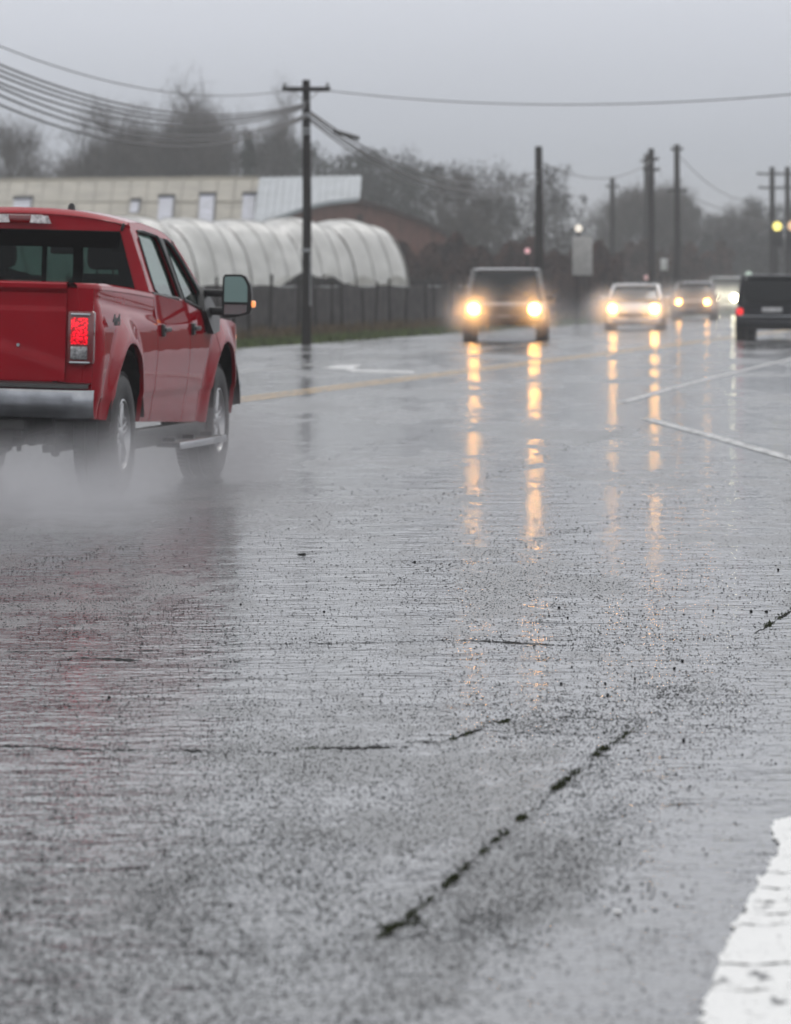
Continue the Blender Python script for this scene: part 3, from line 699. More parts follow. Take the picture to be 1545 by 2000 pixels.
k.tube([(-.95,-.52,.40),(-.4,-.5,.41),(.6,-.45,.46)], .04, 10)
for y_ in (-.36, -.28, -.18, .1, .28): k.box((-.6, y_, .36), (.02, .03, .09))
k.box((-.55,0,.40),(.3,1.35,.05))
for sd in (-1,1): k.tube([(-.05,sd*.48,.28),(.3,sd*.46,.62)], .03, 8); k.box((0, sd*.55, .33), (1.2, .07, .05))
part(k, 'underbody', M['under'], truck, True, False)
# wheels
def wheel(cx_, sd):
    e = empty('wheel', (cx_*KS, sd*.835*KS+(-.03 if sd < 0 else .03), WR)); e.parent = truck
    t_ = MB(); hw = .14
    prof = [(.232,-hw*.86),(.26,-hw*.98),(.33,-hw),(.375,-hw*.95),(.40,-hw*.80),(.409,-hw*.6),(.411,-.05),(.405,-.045),(.405,-.035),(.411,-.03),(.411,.03),(.405,.035),(.405,.045),(.411,.05),(.409,hw*.6),(.40,hw*.80),(.375,hw*.95),(.33,hw),(.26,hw*.98),(.232,hw*.86)]
    t_.lathe(prof, 64)
    for q in range(64):
        a = 2*math.pi*q/64
        for s2 in (-1, 1): t_.box((.408*math.cos(a), s2*.092, .408*math.sin(a)), (.014, .055, .022), Matrix.Rotation(-a, 3, 'Y') )
    t_.build('tyre', M['rubber'], e)
    r_ = MB(); yo = sd*.10
    r_.lathe([(.238,-sd*.10),(.236,sd*.125),(.225,sd*.128),(.212,sd*.10),(.205,sd*.06),(.205,-sd*.10)], 48)
    for q in range(6):
        a = 2*math.pi*q/6+.3; ro_ = Matrix.Rotation(-a, 3, 'Y')
        for off in (-.022, .022):
            r_.box(ro_ @ Vector((.125, sd*.098, off)), (.20, .03, .026), ro_, bev=.008)
    r_.lathe([(0,sd*.12),(.035,sd*.122),(.06,sd*.11),(.075,sd*.09),(.075,sd*.05)], 24)
    r_.build('rim', M['alloy'], e)
    d_ = MB(); d_.lathe([(0,sd*.03),(.16,sd*.03),(.165,sd*.0),(0,0)], 30); d_.lathe([(0,sd*.01),(.2,sd*.01),(.2,-sd*.05)], 30)
    d_.build('brake_disc', M['under'], e)
for cx_ in (-.12, 3.55):
    for sd in (-1, 1): wheel(cx_, sd)
# 4x4 lettering on the bed side
def text_mesh(name, body, size, mat, parent, mw, ext=.003):
    cu = bpy.data.curves.new(name, 'FONT'); cu.body = body; cu.size = size; cu.extrude = ext; cu.align_x = 'CENTER'; cu.align_y = 'CENTER'
    cu.offset = size*.03
    tmp = bpy.data.objects.new(name, cu); col.objects.link(tmp)
    dg = bpy.context.evaluated_depsgraph_get(); me = bpy.data.meshes.new_from_object(tmp.evaluated_get(dg)); bpy.data.objects.remove(tmp)
    me.materials.clear(); me.materials.append(mat); me.transform(mw)
    ob = bpy.data.objects.new(name, me); col.objects.link(ob); ob.parent = parent; return ob
mw = Matrix.Translation((-.66, -1.018, 1.165)) @ Matrix.Rotation(R(90), 4, 'X') @ Matrix.Scale(1.5, 4, (1,0,0))
text_mesh('lettering', '4x4', .10, M['black'], bed_o, mw)

# driver seated at the wheel
def skin_figure(name, pts, edges, mat, parent, root=0, sub=2):
    me = bpy.data.meshes.new(name); me.from_pydata([p[0] for p in pts], edges, []); ob = bpy.data.objects.new(name, me); col.objects.link(ob)
    md = ob.modifiers.new('skin', 'SKIN'); md.use_smooth_shade = True
    for i, p in enumerate(pts):
        me.skin_vertices[0].data[i].radius = (p[1], p[1] if len(p) < 3 else p[2]); me.skin_vertices[0].data[i].use_root = (i == root)
    ss = ob.modifiers.new('sub', 'SUBSURF'); ss.levels = sub; ss.render_levels = sub
    dg = bpy.context.evaluated_depsgraph_get(); m2 = bpy.data.meshes.new_from_object(ob.evaluated_get(dg)); bpy.data.objects.remove(ob)
    m2.materials.clear(); m2.materials.append(mat)
    for p in m2.polygons: p.use_smooth = True
    o2 = bpy.data.objects.new(name, m2); col.objects.link(o2); o2.parent = parent; return o2
pe = empty('person', truck.location+Vector((0,0,.03)), truck.rotation_euler.z, 'driver in dark clothes seated at the wheel of the red pickup', 'person')
pts = [((2.28,.40,1.0),.15),((2.22,.40,1.15),.14),((2.18,.40,1.32),.16),((2.18,.40,1.42),.10),((2.20,.40,1.50),.05),
       ((2.18,.24,1.39),.07),((2.30,.16,1.20),.05),((2.52,.22,1.18),.038),((2.68,.27,1.22),.035),
       ((2.18,.56,1.39),.07),((2.30,.64,1.20),.05),((2.52,.58,1.18),.038),((2.68,.53,1.22),.035),
       ((2.5,.30,.98),.085),((2.8,.28,.98),.065),((2.98,.28,.70),.05),((2.5,.50,.98),.085),((2.8,.52,.98),.065),((2.98,.52,.70),.05)]
ed = [(0,1),(1,2),(2,3),(3,4),(3,5),(5,6),(6,7),(7,8),(3,9),(9,10),(10,11),(11,12),(0,13),(13,14),(14,15),(0,16),(16,17),(17,18)]
skin_figure('clothes', pts, ed, M['jacket'], pe)
k = MB(); k.lathe([(0,-.125),(.04,-.12),(.062,-.08),(.072,-.02),(.078,.03),(.070,.08),(.045,.112),(0,.122)], 20, 'z')
k.v = [Vector((v.x*1.18+2.235, v.y+.40, v.z+1.60)) for v in k.v]
k.box((2.33,.40,1.585), (.03,.025,.04), bev=.01)
for s_ in (-1,1): k.box((2.235,.40+s_*.08,1.59), (.04,.014,.06), bev=.006)
for s_ in (-1,1):
    hx_, hy_ = 2.70, .40+s_*.14
    for q in range(4): k.tube([(hx_, hy_+s_*.01, 1.25-q*.02), (hx_+.045, hy_+s_*.02, 1.255-q*.02), (hx_+.06, hy_-s_*.01, 1.25-q*.02)], [.010,.009,.008], 6)
    k.tube([(hx_-.02, hy_, 1.23), (hx_+.02, hy_-s_*.03, 1.25), (hx_+.05, hy_-s_*.035, 1.255)], [.012,.010,.009], 6); k.box((hx_-.01, hy_, 1.225), (.06,.035,.08), bev=.015)
head = k.build('head', M['skin'], pe)
k = MB(); k.lathe([(.082,-.03),(.09,.03),(.082,.085),(.052,.125),(0,.137)], 20, 'z'); k.v = [Vector((v.x*1.15+2.222, v.y+.40, v.z+1.60)) for v in k.v]; k.build('hair', M['hair'], pe)

# ------------------------------------------------------------------ other vehicles
def loft(mb, st, n=20, p=3.2, mi=0):       # st: (x, halfw, z0, z1) rounded-box sections along x
    P = []
    for (x, hw_, z0, z1) in st:
        zc, hz = (z0+z1)/2, (z1-z0)/2; row = []
        for k in range(n):
            a = 2*math.pi*(k+.5)/n; c, s_ = math.cos(a), math.sin(a)
            row.append(Vector((x, hw_*math.copysign(abs(c)**(2/p), c), zc+hz*math.copysign(abs(s_)**(2/p), s_))))
        P.append(row)
    b0 = len(mb.v); mb.grid(P, mi, closed=True)
    mb.f.append(list(range(b0, b0+n))); mb.mi.append(mi); e0 = b0+(len(P)-1)*n
    mb.f.append(list(range(e0, e0+n))[::-1]); mb.mi.append(mi)
M['dark_glass'] = pbr('dark_car_glass', (.008,.010,.011), .08, 0, 0, var=.1, scale=2, spec=.28)
M['grille'] = pbr('dark_grille', (.015,.015,.015), .5, .3, var=.3, scale=30)
def paint(name, c): return pbr(name, c, .4, .2, 1.0, var=.08, scale=4, coat_r=.08)
def vehicle(name, label, cat, loc, rz, L_, W_, Hh, style, body_c, head, tail, hz, hy, lamp_r, clearance=.22, group=None):
    """x forward; origin on the ground under the middle"""
    v = empty(name, loc, rz, label, cat, group); hw_ = W_/2; bt = Hh*.56 if style != 'sedan' else Hh*.64; xf, xr = L_/2, -L_/2
    B = MB()
    if style == 'sedan':
        loft(B, [(xr,hw_*.80,clearance+.18,bt*.93),(xr+.12,hw_*.93,clearance+.05,bt),(xr+.9,hw_,clearance,bt+.02),(0,hw_,clearance,bt),(xf-1.1,hw_,clearance,bt-.04),(xf-.35,hw_*.95,clearance,bt-.16),(xf-.08,hw_*.85,clearance+.04,bt-.26),(xf,hw_*.70,clearance+.12,bt-.34)])
        gx = [xr+.55, xr+1.25, xf-2.15, xf-1.15]; 
    elif style == 'pickup':
        loft(B, [(xr,hw_*.93,clearance+.12,bt),(xr+.1,hw_*.98,clearance+.05,bt+.01),(0,hw_,clearance,bt+.01),(xf-1.3,hw_,clearance,bt),(xf-.25,hw_*.97,clearance,bt-.05),(xf,hw_*.90,clearance+.08,bt-.12)], p=5)
        gx = [-.75, -.55, xf-2.0, xf-1.35]
    else:
        loft(B, [(xr,hw_*.92,clearance+.10,bt-.02),(xr+.1,hw_*.98,clearance+.03,bt),(0,hw_,clearance,bt),(xf-1.2,hw_,clearance,bt-.02),(xf-.25,hw_*.96,clearance,bt-.10),(xf,hw_*.85,clearance+.08,bt-.18)], p=4)
        gx = [xr+.12, xr+.42, xf-2.0, xf-1.2]
    B.build('body', body_c, v)
    zt = Hh-.03; rw = hw_*(.76 if style == 'sedan' else .80)
    G = MB(); loft(G, [(gx[0],hw_*.90,bt-.08,bt+.02),(gx[1],rw,bt-.08,zt-.02),(lerp(gx[1],gx[2],.5),rw*1.01,bt-.08,zt),(gx[2],rw*.98,bt-.08,zt-.03),(gx[3],hw_*.90,bt-.1,bt+.01)], p=5)
    G.build('glasshouse', M['dark_glass'], v)
    Rf = MB(); loft(Rf, [(gx[1]-.02,rw*.97,zt-.06,zt+.005),(lerp(gx[1],gx[2],.5),rw*1.02,zt-.05,zt+.035),(gx[2]+.04,rw*.98,zt-.07,zt-.0)], p=4)
    ro = Rf.build('roof', body_c, v)
    for sd in (-1, 1):                      # pillars
        k = MB(); k.tube([(gx[3]+.02, sd*hw_*.90, bt), (gx[2]+.02, sd*rw*.99, zt-.03)], .045, 6); k.build('pillar', body_c, ro)
        k = MB(); k.tube([(gx[0]-.02, sd*hw_*.88, bt), (gx[1]-.02, sd*rw*.98, zt-.03)], .055, 6); k.build('pillar', body_c, ro)
        k = MB(); k.box((gx[3]-.35, sd*(hw_+.08), bt+.06), (.14,.20,.14), bev=.04); k.build('side_mirror', body_c if style == 'sedan' else M['black'], v)
    k = MB(); gh = (bt-clearance)
    if style == 'sedan': k.box((xf-.06, 0, clearance+gh*.30), (.16, W_*.52, gh*.28), bev=.04)
    else: k.box((xf-.03, 0, clearance+gh*.62), (.12, W_*.50, gh*.34), bev=.03)
    k.build('grille', M['grille'], v)
    k = MB(); k.box((xf-.02, 0, clearance+.10), (.22, W_*.92, .20), bev=.06); k.build('front_bumper', M['grille'] if style != 'sedan' else body_c, v)
    k = MB(); k.box((xr+.02, 0, clearance+.14), (.20, W_*.94, .20), bev=.06); k.build('rear_bumper', M['bumper'] if style == 'pickup' else body_c, v)
    k = MB(); k.box((xf+.07, 0, clearance+.14), (.012, .30, .15)); k.build('licence_plate', M['steel'], v)
    if style == 'suv':
        k = MB(); k.box((xr-.015, 0, bt-.16), (.03, .50, .12), bev=.02); k.build('licence_plate', pbr('pale_plate', (.55,.55,.56), .4), v)
        k = MB(); loft(k, [(gx[0]-.14,rw*.90,bt+.06,zt-.14),(gx[1]-.17,rw*.86,bt+.10,zt-.06)], p=5); k.build('rear_window', M['dark_glass'], v)
        k = MB(); k.box((xr-.02, 0, clearance+.30), (.05, W_*.90, .035), bev=.01); k.build('bumper_trim', M['bumper'], v)
        k = MB(); k.box((gx[1]-.12, 0, zt-.01), (.24, rw*1.7, .04), bev=.015); k.build('roof_spoiler', body_c, ro)
    for sd in (-1, 1):
        k = MB(); k.box((xf-.10, sd*hy, hz), (.14, .30, .17), bev=.04); lo = k.build('headlight', M['clear_lens'], v)
        if head:
            k = MB(); k.lathe([(0,.0),(lamp_r,.0),(lamp_r,-.05),(0,-.06)], 20, 'x', (xf+.03, sd*hy, hz)); k.build('lit_bulb', head, lo)
        k = MB(); k.box((xr+.03, sd*hw_*.84, bt-.20), (.12, .16, .20 if style != 'suv' else .16), bev=.03); k.build('tail_light', tail, v)
        for wx in (xf-.85, xr+.95):
            wr = .33 if style == 'sedan' else .38
            e = empty('wheel', (wx, sd*(hw_-.13), wr)); e.parent = v
            k = MB(); k.lathe([(wr*.6,-.11),(wr*.93,-.115),(wr,-.08),(wr,.08),(wr*.93,.115),(wr*.6,.11)], 28); k.build('tyre', M['rubber'], e)
            k = MB(); k.lathe([(0,sd*.08),(wr*.2,sd*.085),(wr*.55,sd*.07),(wr*.6,sd*.11),(wr*.6,-sd*.1)], 24); k.build('rim', M['alloy'], e)
            k = MB(); k.lathe([(0,-.12),(wr*1.12,-.12),(wr*1.12,.125),(0,.125)], 24, 'y', (wx, sd*(hw_-.115), wr+.03)); k.build('wheel_arch', M['under'], v)
    k = MB(); k.box((0, 0, clearance+.02), (L_*.8, W_*.7, .12), bev=.02); k.build('underbody', M['under'], v)
    return v
HL = lamp('lit_headlight_amber', (1,.44,.075), 66, (1,.9,.7))
HL2 = lamp('lit_headlight_warm', (1,.47,.09), 58, (1,.9,.7))
HL3 = lamp('lit_headlight_far', (1,.45,.09), 42, (1,.9,.7))
HLW = lamp('lit_headlight_white', (1,.92,.6), 75, (1,1,.9))
TL = lamp('lit_tail_far', (1,.03,.03), 1.1, (.4,0,0))
ONC = R(-90)-math.atan(RD)           # heading of the oncoming traffic
vehicle('oncoming_pickup', 'grey pickup coming nearest with two amber headlights, below the tall pole', 'pickup truck', (2.78,123.5,0), ONC+R(6), 5.2, 2.04, 1.80, 'pickup', paint('grey_paint', (.06,.057,.055)), HL, M['red_lens'], .79, .745, .145, .42)
vehicle('oncoming_sedan', 'silver white sedan with two warm headlights following the grey pickup', 'car', (7.4,152,0), ONC+R(4), 4.6, 1.78, 1.42, 'sedan', paint('silver_paint', (.62,.62,.63)), HL2, M['red_lens'], .66, .64, .135, .2)
vehicle('oncoming_hatchback', 'third oncoming car, dark, with two small amber headlights far down the road', 'car', (12.0,198,0), ONC+R(3), 4.3, 1.75, 1.5, 'suv', paint('grey_brown_paint', (.2,.19,.19)), HL3, M['red_lens'], .70, .56, .11)
vehicle('oncoming_van', 'farthest oncoming car with dazzling white headlights beside the dark family car', 'car', (15.2,226,0), ONC+R(2), 4.9, 1.85, 1.75, 'suv', paint('pale_paint', (.4,.4,.4)), HLW, M['red_lens'], .78, .42, .15)
vehicle('departing_suv', 'dark sport utility vehicle driving away with red tail lamps at the right edge', 'car', (9.75,125.5,0), R(90)-math.atan(RD), 4.9, 1.92, 1.64, 'suv', pbr('charcoal_paint', (.006,.007,.011), .5, 0, .35, var=.1, scale=4, spec=.1), None, TL, .7, .7, .1, .30)

# ------------------------------------------------------------------ utility poles and cables
def pole(px_, pbase, ptop, Y, rad, label, arm=None, extra=None, z0=0.0):
    x = (px_-CX)*Y/F; h = H-(ptop-HY)*Y/F
    e = empty('utility_pole', (x, Y, z0), 0, label, 'utility pole', 'wooden utility poles along the road')
    k = MB(); k.tube([(0,0,-.3),(.02,0,h*.5),(0,0,h)], [rad*1.12, rad*1.0, rad*.86], 14); k.build('pole_shaft', M['creosote'], e)
    if arm:
        for (zz, hw_, t_) in arm:
            k = MB(); k.box((0,-.10,h-zz), (2*hw_,.09,.11), bev=.01); a = k.build('crossarm', M['creosote'], e)
            for s_ in (-1, 1):
                k = MB(); k.lathe([(0,0),(.03,0),(.045,.03),(.03,.06),(.045,.09),(0,.11)], 10, 'z', (s_*hw_*.88,-.10,h-zz+.055)); k.build('insulator', M['steel'], a)
                k = MB(); k.tube([(s_*hw_*.55,-.10,h-zz-.03),(0,-.10,h-zz-.32)], .012, 5); k.build('brace', M['steel'], a)
    if extra:
        for (zz, r_, hh, dx) in extra:
            k = MB(); k.lathe([(0,0),(r_,.0),(r_,hh),(0,hh)], 14, 'z', (dx,-.12,zz)); k.build('hardware', M['steel'], e)
    return e, x, h
p1, p1x, p1h = pole(598, 673, 156, 114, .105, 'tall dark wooden pole with one crossarm standing nearest, beside the far shoulder', [(.22,.56,0)], [(5.25,.10,.10,0),(4.95,.095,.06,0),(4.85,.095,.06,0),(2.15,.118,.07,0),(.9,.02,1.2,.1)])
p1['label'] = 'tall dark wooden pole with one crossarm standing nearest, beside the white tunnel'
poles = [(1052, 286, 170, .145, 'wooden pole directly above the grey oncoming pickup', None), (1272, 290, 232, .16, 'wooden pole with short crossarm behind the silver sedan', [(.5,.35,0),(1.0,.4,0)]),
         (1322, 282, 246, .16, 'tall wooden pole just right of the silver sedan', [(2.3,.5,0),(.25,.3,0)]), (1196, 348, 300, .17, 'distant thin pole left of the silver sedan', [(.5,.4,0)]), (1262, 300, 330, .17, 'distant pole half hidden by the pole behind the sedan', [(.5,.4,0)]),
         (1508, 326, 285, .17, 'left post of the twin pole frame beyond the dark vehicle', [(.4,.9,0),(1.2,.8,0)]), (1538, 326, 285, .17, 'right post of the twin pole frame beyond the dark vehicle', [(.4,.7,0),(1.2,.9,0)])]
PH = {}
for (a, t_, Y, r, lab, arm) in poles:
    e, x, h = pole(a, 0, t_, Y, r, lab, arm); PH[a] = Vector((x, Y, h))
def cable(p0, p1_, sag, r, label, n=36, group='overhead cables'):
    P = []
    for i in range(n+1):
        t_ = i/n; q = Vector(p0).lerp(Vector(p1_), t_); q.z -= 4*sag*t_*(1-t_); P.append(q)
    k = MB(); k.tube(P, r, 6, cap=False); o_ = k.build('overhead_cable', M['cable'])
    tag(o_, label, 'cable', group); return o_
b0 = Vector((p1x, 114, 0)); bl = Vector((-2.06-8.24, 60, 0))
def cz(z): return b0+Vector((0,0,z))
def cl(z): return bl+Vector((0,0,z))
upper = 'upper of the thick cable bundles sagging from the nearest pole to the left edge'
for dz, dx in ((0,0),(.05,.03),(.11,-.02),(-.07,.02)): cable(cz(5.52+dz*.5), cl(7.43+dz+.1)+Vector((dx,0,0)), 1.75-dz, .02, upper, group='upper cable bundle')
lower = 'lower of the thick cable bundles sagging from the nearest pole to the left edge'
for dz, dx in ((0,0),(.07,.04),(-.09,-.03)): cable(cz(5.28+dz*.4), cl(7.73+dz)+Vector((dx,0,0)), 2.09-dz, .02, lower, group='lower cable bundle')
cable(cz(5.88)+Vector((-.4,0,0)), cl(7.6), 1.37, .012, 'thin single wire highest at the upper left')
cable(cz(5.88)+Vector((.4,0,0)), (13.94,80,5.64), 0.753, .014, 'faint wire crossing the sky to the right edge')
rb_ = 'cable of the bundle dropping from the nearest pole towards the second pole'
for (z0_, z1_, s_, r_) in ((5.45,5.3,.96,.024),(5.40,5.1,1.05,.024),(5.25,4.9,1.1,.02),(5.3,4.95,.98,.02)): cable(cz(z0_), (PH[1052].x,170,z1_), s_, r_, rb_, group='cables to the second pole')
k = MB(); k.tube([(0,0,0),(.55,1.1,-.13)], .055, 10); sp_c = k.build('splice_case', M['black']); sp_c.location = cz(5.12)+Vector((.6,4.6,-.05)); tag(sp_c, 'black splice case hanging on the cable just right of the nearest pole', 'cable box')
cable(PH[1052]-Vector((0,0,.5)), PH[1272]-Vector((0,0,.6)), .7, .02, 'cable between the second pole and the pole behind the sedan')
cable(PH[1322]-Vector((0,0,.4)), PH[1508]-Vector((0,0,1.8)), 1.0, .02, 'cable from the tall right pole to the twin pole frame')
cable(PH[1322]-Vector((0,0,2.3)), (30,300,5.0), 1.0, .02, 'lower cable running right from the tall right pole')

# ------------------------------------------------------------------ fence along the verge
def fz(Y): return left_edge(Y)
shade = pbr('shade_cloth', (.055,.05,.05), .95, var=.35, scale=2.5, spec=.1)
fe = empty('shade_cloth_fence', (0,0,0), 0, 'low dark shade cloth fence behind the row of posts', 'fence')
P = []
ys_ = [60+i*1.0 for i in range(0, 121)]
fx = lambda Y: left_edge(Y)-3.3
rgf = random.Random(4)
k = MB(); k.grid([[Vector((fx(Y)-.5-.02*math.sin(i*1.7), Y, -.05)) for i, Y in enumerate(ys_)], [Vector((fx(Y)-.5-.05*math.sin(i*2.3), Y, 1.34+.04*math.sin(i*.9))) for i, Y in enumerate(ys_)], [Vector((fx(Y)-.53, Y, 1.34+.04*math.sin(i*.9))) for i, Y in enumerate(ys_)]])
k.build('cloth', shade, fe)
k = MB(); k.tube([(fx(Y)-.56, Y, 1.33) for Y in (60, 120, 180)], .02, 5); k.build('top_wire', M['steel'], fe)
post_me = []
for q in range(3):
    k = MB(); k.tube([(0,0,-.1),(.01*q,0,.8),(-.01*q,.01,1.62-.1*q)], [.045,.04,.036], 7); ob = k.build('fence_post', M['greywood']); ob.data.materials[0] = M['creosote']; post_me.append(ob.data); bpy.data.objects.remove(ob)
Y = 96.0; i = 0
while Y < 186:
    o_ = bpy.data.objects.new('fence_post', post_me[i % 3]); col.objects.link(o_); o_.location = (fx(Y)+rgf.uniform(-.1,.1), Y, 0)
    o_.rotation_euler = (R(rgf.uniform(-2,2)), R(rgf.uniform(-3,3)), rgf.uniform(0,6)); o_.scale = (1,1,rgf.uniform(.86,1.04))
    tag(o_, 'thin grey wooden post in the roadside row before the dark shade cloth', 'fence post', 'thin posts along the verge'); Y += rgf.uniform(2.4, 3.6); i += 1

# grass blades on the verge
def blades(name, n_, x_fn, y0, y1, wd, h0, h1, mat, label, seed):
    rg = np.random.default_rng(seed); Y = rg.uniform(y0, y1, n_); X = np.array([x_fn(a) for a in Y])-rg.random(n_)*wd
    h_ = rg.uniform(h0, h1, n_); a = rg.uniform(0, 6.28, n_); l_ = rg.uniform(.012, .03, n_); tx = rg.normal(0, .5, n_)*h_; ty = rg.normal(0, .5, n_)*h_
    V = np.stack([np.stack([X-np.cos(a)*l_, Y-np.sin(a)*l_, 0*h_-.01],1), np.stack([X+np.cos(a)*l_, Y+np.sin(a)*l_, 0*h_-.01],1), np.stack([X+tx, Y+ty, h_],1)], 1).reshape(-1,3)
    o_ = raw(name, V, np.arange(n_*3).reshape(-1,3), mat); tag(o_, label, None, None, 'stuff'); return o_
blades('grass', 90000, lambda Y: left_edge(Y)-.02, 75, 215, 3.6, .04, .16, M['grass'], 'short green grass on the verge below the posts', 11)
M['dry'] = pbr('dry_stalks', (.12,.085,.045), .9, var=.4, scale=6, spec=.1)
blades('dry_weeds', 9000, lambda Y: left_edge(Y)-1.5, 75, 215, 2.4, .15, .45, M['dry'], 'dry brown stalks among the verge grass', 12)

# ------------------------------------------------------------------ white plastic tunnel greenhouse
plastic = pbr('white_tunnel_plastic', (.88,.87,.86), .35, 0, .3, var=.14, scale=1.6, detail=8, bump=.07)
pt_ = plastic.node_tree; pb_ = [n for n in pt_.nodes if n.type == 'BSDF_PRINCIPLED'][0]; po_ = [n for n in pt_.nodes if n.type == 'OUTPUT_MATERIAL'][0]
tl_ = pt_.nodes.new('ShaderNodeBsdfTranslucent'); tl_.inputs[0].default_value = (.9,.89,.88,1); pm_ = pt_.nodes.new('ShaderNodeMixShader'); pm_.inputs[0].default_value = .42
pt_.links.new(pb_.outputs[0], pm_.inputs[1]); pt_.links.new(tl_.outputs[0], pm_.inputs[2]); pt_.links.new(pm_.outputs[0], po_.inputs[0])
A = R(45); ax_ = Vector((math.cos(A), math.sin(A), 0)); pp = Vector((math.sin(A), -math.cos(A), 0))
end = Vector(((712-CX)*182/F, 182, 0)); 
tun = empty('tunnel_greenhouse', (end.x, end.y, 0), 0, 'long white plastic tunnel greenhouse with raised sides behind the posts', 'greenhouse')
W2, HT = 2.35, 3.62; SP = 2.6; NB = 9
def hoop(t_, bulge): # t_ 0 (near base) .. pi (far base)
    c = math.cos(t_); s_ = max(0, math.sin(t_))
    return pp*(W2*math.copysign(abs(c)**.8, c))*(1+.02*bulge)+Vector((0,0,HT*s_**.78*(1+.045*bulge)))
P = []
nseg = NB*8
for i in range(nseg+1):
    u = -i/8*SP; fr = (i % 8)/8; bu = (abs(math.sin(math.pi*fr))*1.35-.45)*(1+.35*math.sin(i//8*2.1))
    row = []
    lift = .22 if i > 30 else (.34+.05*math.sin(i*1.1) if i < 22 else .26)   # rolled-up near side
    for j in range(33):
        t_ = lerp(lift, math.pi-.1, j/32); row.append(ax_*u+hoop(t_, bu+.12*math.sin(j*.8+i*.7)))
    P.append(row)
k = MB(); k.grid(P); k.build('plastic_cover', plastic, tun)
for b_ in range(NB+1):
    k = MB(); k.tube([ax_*(-b_*SP)+hoop(math.pi*j/24, -.52) for j in range(25)], .035, 6); k.build('hoop', M['greywood'], tun)
for b_ in range(NB*3):
    if b_ % 3 == 0: continue
    k = MB(); u_ = -b_*SP/3; bu_ = (abs(math.sin(math.pi*(b_ % 3)/3))*1.35-.45)*(1+.35*math.sin(b_//3*2.1)); k.tube([ax_*u_+hoop(math.pi*j/24, bu_+.16) for j in range(25)], .011, 5); k.build('hoop', M['greywood'], tun)
k = MB(); pts_ = [ax_*(.02)+hoop(lerp(.12, math.pi-.12, j/24), -.3) for j in range(25)]; 
k.slab([[(p.dot(pp), p.z) for p in pts_]], lambda u, v: tuple(pp*u+Vector((0,0,v))+ax_*(.05+.35*math.sin(max(0,min(1,v/HT))*math.pi*.5)*0)), tuple(ax_*.01)); k.build('end_sheet', plastic, tun)
k = MB()
for i in range(14): k.box(tuple(ax_*(-1.0-i*1.1)+Vector((0,0,.55))), (.5,.35,1.0+.3*math.sin(i)), bev=.1)
tag(k.build('crop_rows', pbr('dark_crop', (.03,.035,.02), .95, var=.5, scale=5), tun), 'dark crop growing inside')

# ------------------------------------------------------------------ farm buildings
beige = pbr('beige_roof_panels', (.29,.265,.215), .6, 0, .2, var=.12, scale=.8, stretch=(1,1,3), bump=.02)
grey_roof = pbr('pale_metal_roof', (.34,.37,.40), .35, .25, .3, var=.08, scale=1.0)
redwall = pbr('red_brown_boards', (.16,.075,.06), .85, var=.25, scale=3, stretch=(4,4,.3))
darktrim = pbr('dark_trim', (.05,.028,.026), .8)
skyl = pbr('pale_skylight', (.33,.34,.41), .3, 0, .4, var=.15, scale=1.5)
Y0 = 232.0
def B3(px, py, Y): return at(px, py, Y)
def prism(mb, quad, th):      # a thick slab from four points
    q = [Vector(p) for p in quad]; n_ = (q[1]-q[0]).cross(q[3]-q[0]).normalized()*th
    mb.add(q+[p-n_ for p in q], [(0,1,2,3),(7,6,5,4),(0,4,5,1),(1,5,6,2),(2,6,7,3),(3,7,4,0)])
gh = empty('glass_roof_shed', (B3(200, 555, Y0).x, Y0, 0), 0, 'long low farm shed with beige panelled roof and pale roof lights', 'farm building'); org = gh.location
def rel(p): return Vector(p)-org
ridge = lambda px: B3(px, lerp(354, 349, (px+60)/570), Y0+7); eave = lambda px: B3(px, 446, Y0)
rt = MB(); prism(rt, [rel(eave(-700)), rel(eave(492)), rel(ridge(506)), rel(ridge(-700))], .15); roof = rt.build('roof', beige, gh, False)
rt = MB(); prism(rt, [rel(ridge(-700)), rel(ridge(506)), rel(eave(492))+Vector((0,14,0)), rel(eave(-700))+Vector((0,14,0))], -.15); rt.build('roof', beige, gh, False)
def onroof(px, t_, up=.0):
    p = eave(px).lerp(ridge(px), t_); return rel(p)+Vector((0,-.5,.8)).normalized()*up
k = MB()
for q in range(34):
    px_ = -640+q*34.0
    if px_ > 496: break
    k.tube([onroof(px_, .0, .04), onroof(px_+13, 1.0, .04)], .03, 5)
k.tube([onroof(-700, .52, .04), onroof(496, .52, .04)], .04, 5)
k.build('panel_ribs', pbr('roof_battens', (.27,.25,.21), .7), roof)
for (px_, a, b_, wd) in ((322,.06,.62,30),(402,.06,.66,30),(484,.08,.66,26),(42,.30,.60,36),(262,.3,.55,18)):
    k = MB(); k.add([onroof(px_-wd/2, a, .07), onroof(px_+wd/2, a, .07), onroof(px_+wd/2+4, b_, .07), onroof(px_-wd/2+4, b_, .07)], [(0,1,2,3)]); k.add([onroof(px_-wd/2, a, .0), onroof(px_+wd/2, a, .0), onroof(px_+wd/2+4, b_, .0), onroof(px_-wd/2+4, b_, .0)], [(3,2,1,0)]); k.f += [(0,4,5,1),(1,5,6,2),(2,6,7,3),(3,7,4,0)]; k.mi += [0]*4
    sk = k.build('roof_light', skyl, roof, False)
    k = MB(); k.tube([onroof(px_-wd/2+2, b_, .10), onroof(px_+wd/2+6, b_, .10)], .09, 5); k.tube([onroof(px_+wd/2, a, .10), onroof(px_+wd/2+4, b_, .10)], .05, 5); k.build('frame', M['grille'], sk)
k = MB(); e0, e1_ = rel(eave(-690)), rel(eave(488)); k.box(((e0.x+e1_.x)/2, (e0.y+.4), e0.z/2-.1), (e1_.x-e0.x, .3, e0.z)); k.build('wall', darktrim, gh)
